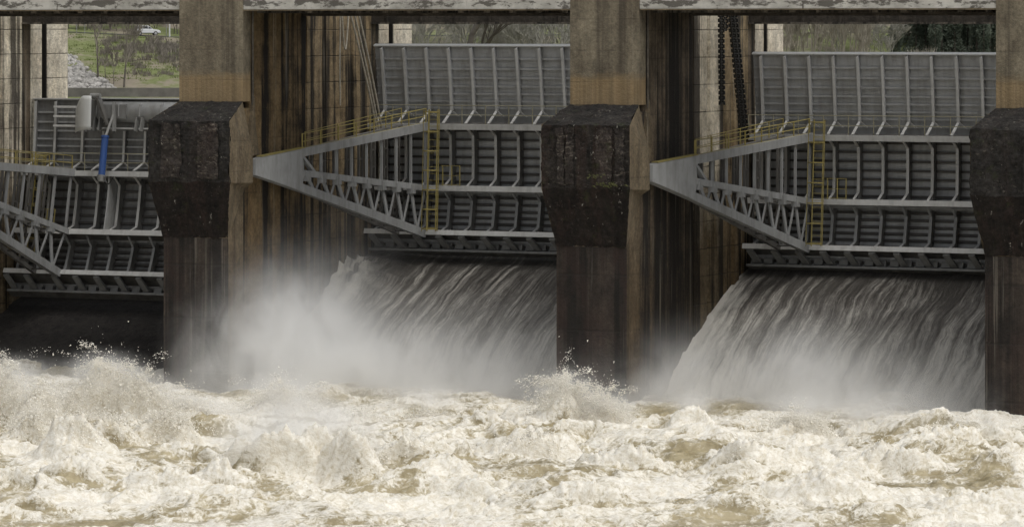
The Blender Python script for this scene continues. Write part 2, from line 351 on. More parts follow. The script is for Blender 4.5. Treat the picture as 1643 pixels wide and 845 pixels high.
    pads = {1: [(0.25, 1.2), (2.0, 3.0)], 2: [(0.30, 0.62), (0.68, 1.05), (2.05, 2.75), (2.9, 3.3)], 3: [(1.75, 3.4)], 0: [(0.25, 1.2)]}[i]
    for x0, x1 in pads:
        rough_quad('pad', (x0, -2.07, 9.45), (x1, -2.07, 9.45), (x1, -2.07, 11.78), (x0, -2.07, 11.78), M['moss_pad'] if i < 3 else M['moss'], blk, X0, 30, 60)
    # anchor wedge behind the block, on both sides
    for sx in (1, -1):
        xa = WP - e if sx > 0 else e
        m = MB().xprism([(0.25, 10.35), (1.35, 10.35), (1.0, 11.6), (0.9, 12.9)], xa, xa + sx * 0.16)
        m.build('anchor_wedge', M['blockside'], t)
    # a drain pipe in the corner beside the column
    MB().tube((WP + 0.04, 0.85, 12.2), (WP + 0.04, 0.85, 16.6), 0.05, n=8).build('drain_pipe', M['soffit'], t)
    return t
piers = [make_pier(i) for i in range(4)]

span_labels = ['stained white deck span over the low gate with the blue cylinder', 'stained white deck span above the pale hanging ropes', 'stained white deck span above the black hanging chains']
for i in range(3):
    x0, x1 = (i - 2) * P + WP + 0.01, (i - 1) * P - 0.01
    t = empty('bridge_span', (x0, 0, 16.6)); tag(t, span_labels[i], 'bridge deck', 'bridge deck spans between the piers')
    L = x1 - x0
    MB().box((0, 0.05, 0.06), (L, 0.55, 1.9)).build('edge_beam', M['deck_front'], t)
    MB().box((0, 0.02, 0.0), (L, 0.62, 0.056)).build('drip_edge', M['blockside'], t)
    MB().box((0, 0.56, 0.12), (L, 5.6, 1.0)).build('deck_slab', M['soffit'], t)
    for k in range(13):
        xx = 0.5 + k * (L - 1.0) / 12
        MB().box((xx - 0.14, 0.63, -0.10), (xx + 0.14, 5.58, 0.116)).build('cross_rib', M['soffit'], t)
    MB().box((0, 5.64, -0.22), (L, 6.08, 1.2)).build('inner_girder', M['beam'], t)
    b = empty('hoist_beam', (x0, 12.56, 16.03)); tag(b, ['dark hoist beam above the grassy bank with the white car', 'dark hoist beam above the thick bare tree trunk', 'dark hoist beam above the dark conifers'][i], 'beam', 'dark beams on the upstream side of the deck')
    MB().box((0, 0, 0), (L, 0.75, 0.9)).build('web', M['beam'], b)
    MB().box((0, -0.10, 0.0), (L, -0.004, 0.09)).build('lower_flange', M['soffit'], b)
    for k in range(9):
        xx = 0.8 + k * (L - 1.6) / 8
        MB().box((xx - 0.05, -0.09, 0.094), (xx + 0.05, -0.004, 0.88)).build('stiffener', M['beam'], b)

# ================================================================== GATES
W = P - WP
RS, RR, RG, RU = 12.9, 12.45, 11.5, 12.6
ATOP, ALIP, AG = 22.65, -19.4, (7.2, -6.6, -16.7)
def pol(x, r, a):
    r = r + (0.45 * ((a - 9) / 14.4) ** 1.5 if a > 9 else 0.0)     # the upper plate is flatter than the arc
    return (x, r * math.cos(R_(a)), r * math.sin(R_(a)))
def arc_plate(mb, x0, x1, r0, r1, a0, a1, n=16):
    vs = []; 
    for k in range(n + 1):
        a = a0 + (a1 - a0) * k / n
        vs += [pol(x0, r0, a), pol(x1, r0, a), pol(x1, r1, a), pol(x0, r1, a)]
    fs = []
    for k in range(n):
        b = 4 * k
        fs += [(b, b + 4, b + 5, b + 1), (b + 1, b + 5, b + 6, b + 2), (b + 2, b + 6, b + 7, b + 3), (b + 3, b + 7, b + 4, b)]
    fs += [(0, 1, 2, 3), (4 * n + 3, 4 * n + 2, 4 * n + 1, 4 * n)]
    return mb.add(vs, fs)

def make_gate(i, rot, label, flap):
    X0 = (i - 2) * P + WP
    t = empty('radial_gate', (X0, 0.5, 9.94)); tag(t, label, 'dam gate', 'steel radial gates of the dam')
    t.rotation_euler = (R_(rot), 0, 0)
    # skin
    if flap:
        m = MB(); arc_plate(m, 0.05, 3.1, RS, RS + 0.04, ALIP, ATOP, 26); arc_plate(m, 3.104, W - 0.05, RS, RS + 0.04, ALIP, 18.7, 24)
    else:
        m = MB(); arc_plate(m, 0.05, W - 0.05, RS, RS + 0.04, ALIP, ATOP, 28)
    sk = m.build('skin_plate', M['skin_old' if flap else 'skin'], t)
    # ribs: inclined posts; each panel height has its own rib
    xs = [0.5 + 1.127 * k for k in range(14)]
    if flap: xs = [0.3, 1.4, 2.9] + [4.05 + 1.127 * k for k in range(10)]
    spans = [(AG[1] + 0.9, AG[0] - 0.9), (AG[2] + 0.9, AG[1] - 0.9)]
    for k, x in enumerate(xs):
        hi = ATOP - 0.15
        if flap and x > 3: hi = 16.5
        m = MB(); lo = AG[0] + 2.6
        arc_plate(m, x - 0.02, x + 0.02, RU, RS - 0.004, lo, hi, 8)
        rb = m.build('upper_rib', M['skin_old' if flap else 'skin'], t)
        m = MB(); arc_plate(m, x - 0.06, x + 0.06, RU - 0.03, RU - 0.003, lo, hi, 8)
        m.bar(pol(x, RU - 0.02, lo + 0.05), pol(x, RG + 0.12, AG[0] + 0.75), 0.12, 0.04, (0, 1, 0.4))
        m.build('rib_flange', M['flange'], rb)
        m = MB(); m.bar(pol(x + .09, RR - 0.02, lo + 0.2), pol(x + 0.45, RR - .1, AG[0] + 1.6), 0.05, 0.05); m.build('knee_brace', M['web'], rb)
        for q, (a0, a1) in enumerate(spans):
            m = MB(); arc_plate(m, x - 0.02, x + 0.02, RR - 0.10, RS - 0.004, a0, a1, 5)
            rb = m.build('lower_rib', M['web'], t)
            m = MB(); arc_plate(m, x - 0.065, x + 0.065, RR - 0.14, RR - 0.103, a0 + 1.4, a1 - 1.4, 4)
            for aa, sg in ((a1 - 1.4, 1), (a0 + 1.4, -1)):
                m.bar(pol(x, RR - 0.12, aa), pol(x, RG + 0.25, aa + sg * 1.7), 0.11, 0.035, (0, 1, 0.3))
            m.build('rib_flange', M['flange'] if q == 0 else M['armsteel'], rb)
        # sloping brackets below the bottom girder
        m = MB(); m.bar(pol(x - 0.05, RG + 0.1, AG[2] - 0.8), pol(x + 0.1, RS - 0.1, ALIP + 0.2), 0.10, 0.3, (1, 0, 0)); m.build('toe_bracket', M['web'], t)
    # horizontal stiffeners on the skin
    angs = [20.0, 18.0, 16.2, 14.5, 13.0, 11.5, 10.1, 8.6] + [5.4, 3.6, 1.8, 0.0, -1.7, -3.3, -5.0] + [-8.2, -9.6, -11.0, -12.3, -13.6, -15.0] + [-18.2]
    for a in angs:
        x1 = 3.0 if (flap and a > 16) else W - 0.08
        r0 = RS - 0.10 if a > 7 else RS - 0.16
        m = MB(); arc_plate(m, 0.08, x1, r0, RS - 0.006, a - 0.05, a + 0.05, 1); 
        arc_plate(m, 0.08, x1, r0, r0 + 0.02, a + 0.054, a + (0.3 if a > 7 else 0.42), 1); m.build('stiffener', M['skin'] if a > 7 else M['grime_shade'], t)  # lower bars blackened: shadow bands and grime put into the colour
    # girders: deep box with bright front flange
    for k, a in enumerate(AG):
        g = empty('girder'); g.parent = t
        da = 0.5 if k < 2 else 0.45
        m = MB(); arc_plate(m, 0.12, W - 0.12, RG, RG + 0.05, a - da * 1.25, a + da * 1.25, 1); m.build('front_flange', M['flange'], g)
        m = MB(); arc_plate(m, 0.12, W - 0.12, RG + 0.054, RS - 0.1, a - 0.15, a + 0.15, 1); m.build('web', M['dirtysteel'], g)
    # lip
    m = MB(); arc_plate(m, 0.08, W - 0.08, RS - 0.55, RS - 0.005, ALIP - 0.5, ALIP - 0.35, 1); m.build('lip_plate', M['dirtysteel'], t)
    m = MB(); arc_plate(m, 0.08, W - 0.08, RS - 0.60, RS - 0.553, ALIP - 0.55, ALIP - 0.05, 1); m.build('lip_flange', M['web'], t)
    for k in range(26):
        x = 0.4 + k * (W - 0.8) / 25
        m = MB(); arc_plate(m, x - 0.2, x + 0.2, RS - 0.32, RS - 0.03, -17.7, -18.9, 2); m.build('seal_block', M['web'], t)
    # top edge
    if not flap:
        m = MB(); arc_plate(m, 0.05, W - 0.05, RS - 0.16, RS + 0.05, ATOP + 0.02, ATOP + 0.22, 1); m.build('top_rail', M['shield'], t)
    else:
        m = MB(); arc_plate(m, 0.05, 3.1, RS - 0.16, RS + 0.05, ATOP + 0.02, ATOP + 0.2, 1); m.build('top_rail', M['web'], t)
    # ---- left arm
    arm = empty('gate_arm'); arm.parent = t
    xs_, xe = 0.32, 3.1
    def line(a, f, r1=RG + 0.1, xa=xs_, xb=xe, r0=0.25, oz=0.0):
        p, q = Vector(pol(xa, r0, a)), Vector(pol(xb, r1, a)); p.z += oz; q.z += oz * 0.2; return p.lerp(q, f)
    chord = {}
    for k, (a, hh, oz) in enumerate(((AG[0], 0.36, 0.12), (AG[1], 0.27, -0.08), (AG[2], 0.36, -0.22))):
        p, q = line(a, 0.0, oz=oz), line(a, 1.0, oz=oz); chord[k] = (p, q)
        MB().bar(p, q, 0.30, hh).build('chord', M['armsteel'], arm)
    ch = lambda k, f: chord[k][0].lerp(chord[k][1], f)
    # gusset plate at the trunnion
    g = [ch(0, 0.0) + Vector((0, -0.5, .12)), ch(2, 0.0) + Vector((0, -0.5, -.12)), ch(2, 0.235) + Vector((0, 0, -0.17)), ch(1, 0.245), ch(0, 0.235) + Vector((0, 0, 0.17))]
    m = MB(); n = len(g); off = Vector((0.19, 0, 0))
    m.add([v - off for v in g] + [v + off for v in g], [tuple(range(n)), tuple(range(2 * n - 1, n - 1, -1))] + [(k, n + k, n + (k + 1) % n, (k + 1) % n) for k in range(n)])
    m.build('gusset_plate', M['armsteel'], arm)
    MB().tube((-0.2, 0, 0), (0.42, 0, 0), 0.2, n=16).build('trunnion_pin', M['web'], arm)
    nv = 8; f0, f1 = 0.275, 0.985
    for k in range(nv + 1):
        f = f0 + (f1 - f0) * k / nv
        if k: MB().bar(ch(0, f), ch(1, f), 0.11, 0.10, (1, 0, 0)).build('upright', M['armsteel'], arm)
        fl = f - 0.028
        if k: MB().bar(ch(1, f), ch(2, fl), 0.10, 0.06, (1, 0, 0)).build('brace', M['armsteel'], arm)
        if k < nv:
            fn = f0 + (f1 - f0) * (k + 1) / nv - 0.028
            MB().bar(ch(1, f), ch(2, fn), 0.20, 0.07, (1, 0, 0)).build('brace', M['armsteel'], arm)
            MB().box(tuple(ch(1, f) + Vector((-0.1, -0.2, -0.33))), tuple(ch(1, f) + Vector((0.165, 0.2, 0.08)))).build('node_plate', M['armsteel'], arm)
    MB().bar(ch(0, 0.235), ch(1, 0.33), 0.14, 0.2, (1, 0, 0)).build('brace', M['armsteel'], arm)
    # inner frame of the arm: batten columns towards the pier wall
    ch2 = {k: (chord[k][0] + Vector((-0.02, 0.3, 0)), chord[k][1] + Vector((-1.25, 0, 0))) for k in chord}
    cl = lambda k, f: ch2[k][0].lerp(ch2[k][1], f)
    for k in ch2: MB().bar(ch2[k][0], ch2[k][1], 0.18, 0.2).build('inner_chord', M['dirtysteel'], arm)
    for k in range(1, nv + 1):
        f = f0 + (f1 - f0) * (k - 0.3) / nv
        a, b = cl(0, f), cl(1, f)
        m = MB(); d = Vector((0, 0.17, 0.0))
        m.bar(a - d, b - d, 0.1, 0.1, (1, 0, 0)); m.bar(a + d, b + d, 0.1, 0.1, (1, 0, 0))
        nr = max(2, int((a - b).length / 0.75))
        for q in range(1, nr): m.bar(a.lerp(b, q / nr) - d, a.lerp(b, q / nr) + d, 0.06, 0.08)
        m.build('batten_post', M['dirtysteel'], arm)
        m = MB(); m.bar(cl(1, f), cl(2, f - 0.03), 0.08, 0.08, (1, 0, 0)); m.bar(cl(1, f), cl(2, min(f + 0.05, .98)), 0.08, 0.08, (1, 0, 0)); m.build('inner_brace', M['grime_shade'], arm)
        for q in range(3): MB().bar(ch(q, f), cl(q, f), 0.07, 0.07).build('tie', M['grime_shade'], arm)
    # rail along the arm
    m = MB(); r0, r1 = 0.255, 0.99
    up = Vector((0, 0, 1)).copy(); up.rotate(Matrix.Rotation(-R_(rot), 3, 'X'))
    rails = [0.18, 0.46, 0.80]
    npost = 7
    for k in range(npost + 1):
        f = r0 + (r1 - r0) * k / npost
        m.bar(ch(0, f) + up * 0.15, ch(0, f) + up * 0.82, 0.035, 0.05, (1, 0, 0))
    for h in rails: m.tube(ch(0, r0) + up * h, ch(0, r1) + up * h, 0.021, n=5)
    for h in rails[1:]: m.tube(cl(0, r0 + .05) + up * h, cl(0, r1) + up * h, 0.015, n=5)
    for k in range(npost): 
        f = r0 + .05 + (r1 - r0 - .05) * k / (npost - 1); m.bar(cl(0, f), cl(0, f) + up * 0.82, 0.04, 0.04, (1, 0, 0))
    m.build('arm_railing', M['yellow'], t)
    MB().bar(ch(0, 0.01) + up * 0.21, ch(0, r0) + up * 0.21, 0.34, 0.04).build('kick_plate', M['yellow'], t)
    # walkway on the upper girder
    m = MB(); pw = Vector(pol(0, RG + 0.18, AG[0] + 0.5))
    def gp(x, dy, dz): return Vector((x, pw.y + dy, pw.z)) + up * dz
    for k in range(14):
        x = 0.15 + k * (W - 0.3) / 13
        m.tube(gp(x, 0, 0), gp(x, 0, 0.85), 0.024, n=5)
    for h in (0.42, 0.85): m.tube(gp(0.15, 0, h), gp(W - 0.15, 0, h), 0.02, n=5)
    m.build('walkway_railing', M['yellowgrey'], t)
    # caged ladder on the girders' front
    lad = empty('access_ladder'); lad.parent = t
    x0, x1 = (3.35, 3.85)
    top, bot = pol(0, RG - 0.12, AG[0] + 4.1), pol(0, RG - 0.08, AG[2] + 0.2)
    if flap: x0, x1 = 1.0, 1.45; top, bot = pol(0, RG + 0.3, AG[0] + 4.0), pol(0, RG + 0.3, AG[2] + 4)
    tv, bv = Vector(top), Vector(bot)
    m = MB()
    for x in (x0, x1): m.bar(bv + Vector((x, 0, 0)), tv + Vector((x, 0, 0)), 0.035, 0.035, (0, 1, 0))
    nr = int((tv - bv).length / 0.3)
    for k in range(nr): 
        q = bv.lerp(tv, (k + .5) / nr); m.tube(q + Vector((x0, 0, 0)), q + Vector((x1, 0, 0)), 0.012, n=5)
    m.build('stile', M['yellow'], lad)
    m = MB(); cx = (x0 + x1) / 2
    hoop = [(cx + 0.36 * math.sin(s), -0.62 * (0.5 + 0.5 * math.cos(s))) for s in [math.pi * (-1 + 2 * k / 10) for k in range(11)]]
    for k in range(7):
        q = bv.lerp(tv, 0.02 + 0.96 * k / 6)
        pts = [q + Vector((a, b, 0)) for a, b in hoop]
        for a, b in zip(pts[:-1], pts[1:]): m.bar(a, b, 0.02, 0.045, (0, 0, 1))
    for k in (1, 3, 5, 7, 9):
        d = Vector((hoop[k][0], hoop[k][1], 0)); m.bar(bv + d, tv + d, 0.03, 0.015, (0, 1, 0))
    m.build('safety_cage', M['yellow'], lad)
    # small landing at the middle girder
    m = MB(); lp = Vector(pol(0, RG - 0.1, AG[1]))
    for x in (x1 + 0.1, x1 + 0.55, x1 + 0.95): m.bar(lp + Vector((x, 0, 0.1)), lp + Vector((x, 0, 1.0)), 0.04, 0.04, (1, 0, 0))
    for h in (0.15, 0.55, 1.0): m.bar(lp + Vector((x1, 0, h)), lp + Vector((x1 + 0.97, 0, h)), 0.022, 0.022)
    m.build('landing_railing', M['yellow'], t)
    if flap:
        # flap leaf with torque tube, brackets, end shield, ladder rungs and hydraulic cylinder
        fl = empty('flap'); fl.parent = t
        m = MB(); arc_plate(m, 3.2, W - 0.2, RS - 0.06, RS - 0.01, 18.0, 22.7, 6); m.build('leaf', M['skin_old'], fl)
        c = pol(0, RS - 0.35, 20.5); m = MB(); m.tube((3.9, c[1], c[2]), (W - 0.2, c[1], c[2]), 0.5, n=40); tb = m.build('torque_tube', M['skin'], fl, smooth=False)
        for p_ in tb.data.polygons: p_.use_smooth = len(p_.vertices) == 4
        m = MB(); m.bar(pol(3.4, RS - 0.25, 23.0), pol(W - 0.2, RS - 0.25, 23.0), 0.5, 0.05); m.build('top_lip', M['shield'], fl)
        m = MB(); m.add([pol(4.0, RS - 0.9, 22.5), pol(5.55, RS - 0.9, 22.5), pol(5.55, RS - 0.9, 19.5), pol(4.0, RS - 0.9, 19.5), pol(4.0, RS - 0.8, 22.5), pol(5.55, RS - 0.8, 22.5), pol(5.55, RS - 0.8, 19.5), pol(4.0, RS - 0.8, 19.5)],
              [(0, 3, 2, 1), (4, 5, 6, 7), (0, 1, 5, 4), (1, 2, 6, 5), (2, 3, 7, 6), (3, 0, 4, 7)]); m.build('cover_plate', M['skin_old'], fl)
        for x in [4.05 + 1.127 * k for k in range(1, 10)]:
            m = MB(); arc_plate(m, x - 0.02, x + 0.02, RS - 0.95, RS - 0.05, 22.6, 20.0, 2); m.build('tube_rib', M['skin'], fl)
        for x in [4.05 + 2.254 * k for k in range(5)]:
            for dx in (-0.14, 0.14):
                m = MB(); m.xprism([(c[1] - 0.55, c[2] - 0.35), (c[1] - 0.15, c[2] - 0.25), (c[1] - 0.35, c[2] - 1.0), (c[1] - 0.62, c[2] - 1.0)], x + dx - 0.03, x + dx + 0.03); m.build('hinge_plate', M['web'], fl)
        m = MB(); a = pol(0, RR - 0.25, 17.2); m.bar((3.6, a[1], a[2]), (W - 0.2, a[1], a[2]), 0.25, 0.05); m.build('hinge_shelf', M['flange'], fl)
        # shield: curved plate closing the flap's end
        sp = []
        for k in range(13):
            s = k / 12; sp.append((2.75 + 1.3 * s, -0.85 * math.sin(math.pi * s * 0.62)))
        vs = []
        base = Vector(pol(0, RS - 0.75, 16.2)); topv = Vector(pol(0, RS - 0.75, 23.5))
        for j in range(9):
            h = j / 8
            for x, dy in sp:
                ss = (x - 2.75) / 1.3
                hh = h * (0.66 + 0.34 * min(1.0, ss / 0.62))
                q = base.lerp(topv, hh); vs.append((x, q.y + dy, q.z))
        fs = [(j * 13 + k, j * 13 + k + 1, (j + 1) * 13 + k + 1, (j + 1) * 13 + k) for j in range(8) for k in range(12)]
        sh = MB().add(vs, fs).build('end_shield', M['shield'], fl, smooth=True)
        sol = sh.modifiers.new('thickness', 'SOLIDIFY'); sol.thickness = 0.04
        MB().tube((3.85, topv.y - 0.5, topv.z + 0.05), (4.35, topv.y - 0.5, topv.z + 0.05), 0.13, n=14).build('stop_roller', M['web'], fl)
        m = MB(); m.bar((4.25, topv.y - 0.5, topv.z), (4.62, base.y - 0.2, base.z + 0.4), 0.1, 0.4, (0, 1, 0)); m.build('shield_stay', M['dirtysteel'], fl)
        for a in (21.6, 19.6, 17.6):
            m = MB(); p_ = pol(0, RR - 0.1, a); m.box((1.45, p_[1] - 0.05, p_[2] - 0.05), (2.85, p_[1] + 0.05, p_[2] + 0.05)); m.build('step_bar', M['flange'], t)
        cyl = empty('hydraulic_cylinder'); cyl.parent = t
        b0, b1 = Vector(pol(4.98, RG - 0.55, 6.6)), Vector(pol(4.90, RG - 0.25, 15.6)); b2 = Vector(pol(4.95, RS - 0.95, 20.8))
        MB().tube(b0, b1, 0.165, n=18).build('barrel', M['blue'], cyl)
        MB().tube(b1, b1 + (b1 - b0).normalized() * 0.1, 0.19, n=18).build('gland', M['blue'], cyl)
        MB().tube(b1, b2, 0.065, n=10).build('rod', M['web'], cyl)
        MB().tube(b0 - (b1 - b0).normalized() * 0.3, b0, 0.16, 0.22, n=12).build('foot_clevis', M['web'], cyl)
        m = MB(); m.bar(b2 + Vector((0.1, 0, -.9)), b2 + Vector((-.05, 0, 0.5)), 0.12, 0.2, (0, 1, 0)); m.build('crank_arm', M['web'], cyl)
        m = MB()
        pts = [b0.lerp(b1, .05) + Vector((0.2 + 0.5 * s, -0.1, -0.15 - 0.35 * math.sin(math.pi * s))) for s in [k / 8 for k in range(9)]]
        m.path(pts, 0.03).build('hose', M['chain'], cyl)
        # blade stiffener between the lower girders
        m = MB(); arc_plate(m, 5.0, 5.06, RG + 0.06, RS - 0.1, AG[1] + 0.5, AG[0] - 0.6, 4); m.build('diaphragm', M['skin'], t)
    return t
make_gate(1 - 0, 0.0, 'grey steel gate raised highest, in the bay with pale hanging ropes', False)
make_gate(2, -1.5, 'grey steel gate in the bay with black hanging chains', False)
make_gate(0, -11.8, 'low grey steel gate with a flap, torque tube and blue hydraulic cylinder', True)

# ropes and chains hanging from the deck
XW2, XW3 = -P + WP, WP
for k, (y0, y1, x0, x1) in enumerate(((8.55, 11.35, 0.8, 0.9), (8.95, 11.55, 0.8, 0.9), (9.4, 11.85, 0.8, 0.9))):
    m = MB(); m.path([(XW2 + x0 + (x1 - x0) * s, y0 + (y1 - y0) * s + 0.12 * math.sin(math.pi * s), 16.9 + (11.1 - 16.9) * s) for s in [q / 10 for q in range(11)]], 0.05, 6)
    tag(m.build('hoist_rope', M['rope']), ['pale hoist rope slanting down to the raised gate, nearest the wall', 'pale hoist rope slanting to the raised gate, between two like it', 'pale hoist rope slanting to the raised gate, nearest the gate plate'][k], 'rope', 'pale hoist ropes of the middle bay')
m = MB(); m.path([(XW2 + 0.8, 7.75 + 0.03 * math.sin(q), 16.9 + (12.4 - 16.9) * q / 8) for q in range(9)], 0.035, 6)
tag(m.build('hanging_rope', M['rope']), 'thin pale rope hanging straight down the stained wall', 'rope', 'pale slack ropes of the middle bay')
m = MB(); m.path([(XW2 + 0.8, 7.9 + 0.75 * s, 16.9 - 2.0 * math.sin(math.pi * s)) for s in [q / 14 for q in range(15)]], 0.04, 6)
tag(m.build('hanging_rope', M['rope']), 'slack pale rope looped in a U under the deck', 'rope', 'pale slack ropes of the middle bay')
def chain(pts, r, label, double):
    m = MB()
    for a, b in zip(pts[:-1], pts[1:]):
        a, b = Vector(a), Vector(b); n = max(1, int((b - a).length / 0.11)); d = (b - a).normalized()
        for q in range(n):
            c = a.lerp(b, (q + 0.5) / n)
            for s in (-1, 1):
                o = Vector((0, 1, 0)) * s * r if q % 2 else Vector((1, 0, 0)) * s * r
                m.bar(c - d * 0.08 + o, c + d * 0.08 + o, 0.07, 0.07)
            m.bar(c - Vector((0, r * 1.3, 0)), c + Vector((0, r * 1.3, 0)), 0.05, 0.045)
    return tag(m.build('hoist_chain', M['chain']), label, 'chain', 'black hoist chains of the right bay')
chain([(XW3 + 0.8, 7.2, 16.9), (XW3 + 0.8, 7.3, 12.6)], 0.11, 'black chain hanging straight down the pale wall with a free end', 1)
chain([(XW3 + 0.8, 7.75, 16.9), (XW3 + 0.8, 7.7, 15.75), ], 0.09, 'short black chain end between two longer chains', 1)
chain([(XW3 + 0.75, 8.35, 16.9), (XW3 + 0.8, 8.9, 14.5), (XW3 + 0.85, 9.7, 11.0)], 0.12, 'long black chain slanting to the gate, on the wall side of its twin', 1)
chain([(XW3 + 0.75, 8.75, 16.9), (XW3 + 0.8, 9.25, 14.5), (XW3 + 0.85, 10.05, 11.0)], 0.12, 'long black chain slanting to the gate, on the gate side of its twin', 1)

# ================================================================== FALLING WATER
PROF_Y = np.array([13.6, 12.95, 12.55, 11.6, 10.3, 8.83, 6.3, 4.19, 2.4, 0.8, -0.8])
PROF_Z = np.array([7.4, 5.50, 5.30, 5.05, 4.55, 3.89, 2.58, 1.14, -0.3, -1.6, -2.8])
def prof(y): return np.interp(-y, -PROF_Y, PROF_Z)
def smooth_prof(n):
    y = np.linspace(13.6, -0.8, n); z = prof(y)
    k = np.ones(7) / 7; zp = np.convolve(np.pad(z, 3, mode='edge'), k, 'valid'); return y, zp
def chute_water_mat():
    t = NT('sheeting_water')
    a = t.n('ShaderNodeUVMap'); a.uv_map = 'flow'; uv = a.outputs[0]
    s = t.sep(uv); v = s[1]
    wob = t.math('MULTIPLY', t.math('SUBTRACT', t.noise(t.sc(uv, (0.25, 0.22, 1)), 1.0, 3), 0.5), 1.2)
    cmb = t.n('ShaderNodeCombineXYZ'); t.put(cmb.inputs[0], t.math('ADD', s[0], wob)); t.put(cmb.inputs[1], v); uv2 = cmb.outputs[0]
    n1 = t.noise(t.sc(uv2, (2.6, 0.05, 1)), 1.0, 5, 0.62)
    n2 = t.noise(t.sc(uv2, (9.0, 0.30, 1)), 1.0, 6, 0.7)
    n3 = t.noise(t.sc(uv2, (17, 2.8, 1)), 1.0, 5, 0.75)
    n = t.math('ADD', t.math('ADD', t.math('MULTIPLY', n1, 0.44), t.math('MULTIPLY', n2, 0.32)), t.math('MULTIPLY', n3, 0.24))
    vv = t.ramp(t.math('MULTIPLY', v, 1 / 16.0), [(0.0, -0.10), (0.10, -0.03), (0.32, 0.07), (0.55, 0.14), (1.0, 0.2)])
    n4 = t.noise(t.sc(uv2, (1.0, 0.26, 1), (2, 5, 0)), 1.0, 5, 0.7)
    n = t.math('ADD', n, t.math('MULTIPLY', t.math('SUBTRACT', n4, 0.5), 0.34))
    ag = t.n('ShaderNodeAttribute'); ag.attribute_name = 'aer'
    f = t.ramp(t.math('ADD', t.math('ADD', n, vv), t.math('MULTIPLY', ag.outputs['Fac'], 0.36)), [(0.50, 0.0), (0.58, 0.22), (0.66, 0.65), (0.78, 1.0)])
    film = t.ramp(t.math('MULTIPLY', v, 1 / 16.0), [(0.0, (0.060, 0.056, 0.050)), (0.22, (0.10, 0.092, 0.082)), (0.5, (0.165, 0.152, 0.134)), (1, (0.25, 0.232, 0.205))])
    film = t.mix(1.0, film, t.ramp(n2, [(0.3, 0.55), (0.7, 1.25)]), 'MULTIPLY')
    col = t.mix(f, film, (0.72, 0.69, 0.62))
    t.bsdf(col, t.ramp(f, [(0, 0.35), (0.6, 0.75)]), t.bump(t.math('ADD', n2, n3), 0.45, 0.07), spec=0.35)
    return t.m
M['sheet'] = chute_water_mat()
def water_sheet(i):
    x0, x1 = (i - 2) * P + WP - 0.03, (i - 1) * P + 0.03
    ny, nx = 220, 260
    yy, zz = smooth_prof(ny)
    if i == 1: zz = zz + 0.08
    sl = np.concatenate([[0], np.cumsum(np.hypot(np.diff(yy), np.diff(zz)))])
    xx = np.linspace(x0, x1, nx)
    SS, XX = np.meshgrid(sl, xx, indexing='ij'); YY = np.repeat(yy[:, None], nx, 1); ZZ = np.repeat(zz[:, None], nx, 1)
    amp = np.clip((SS - 2.6) / 9.0, 0, 1.0)
    d = amp * (0.15 * fbm(XX * 0.9, SS * 0.10, 3.3 + i, 3) + 0.07 * fbm(XX * 3.2, SS * 0.4, 7.1 + i, 3) + 0.05 * amp * fbm(XX * 7, SS * 2.5, 1, 2))
    edge = np.exp(-(XX - x0) / 0.55)
    d += edge * amp * (0.55 if i == 1 else 0.3) * (1 + 0.5 * fbm(SS * 0.9, XX, 5, 3))
    if i == 1:
        hump = np.exp(-((XX - x0) / 1.7) ** 2) * np.exp(-((SS - 5.2) / 2.4) ** 2)
        d += hump * (0.75 + 0.5 * fbm(XX * 1.5, SS * 1.2, 2, 4))
    co = np.stack([XX, YY - d * 0.45, ZZ + d * 0.85], -1).reshape(-1, 3)
    o = np_mesh('spillway_water', co, grid_faces(ny, nx), M['sheet'])
    uvl = o.data.uv_layers.new(name='flow'); idx = np.empty(len(o.data.loops), np.int32); o.data.loops.foreach_get('vertex_index', idx)
    uv = np.stack([(XX + 50 * i).ravel(), np.maximum(SS.ravel() - 2.1, 0)], 1).astype(np.float32)
    uvl.data.foreach_set('uv', uv[idx].ravel())
    ae = o.data.attributes.new('aer', 'FLOAT', 'POINT'); ae.data.foreach_set('value', (np.exp(-(XX - x0) / (1.0 if i == 1 else 0.6)) * np.clip((SS - 2.8) / 3.0, 0, 1) * (0.8 + 0.5 * fbm(XX * 2, SS * 0.8, 4, 3))).astype(np.float32).ravel())
    o['kind'] = 'structure'
    return o
water_sheet(1); water_sheet(2)
# nearly dry chute below the low gate
yy = np.linspace(13.2, -0.8, 30)
m = MB(); poly = [(13.2, -3.0)] + [(a, float(prof(a)) - 2.2) for a in yy] + [(-0.8, -5.2)]
x0, x1 = -2 * P + WP - 0.03, -P + 0.03
m.xprism(poly[::-1], x0, x1)
tag(m.build('spillway_chute', M['chute']), kind='structure')

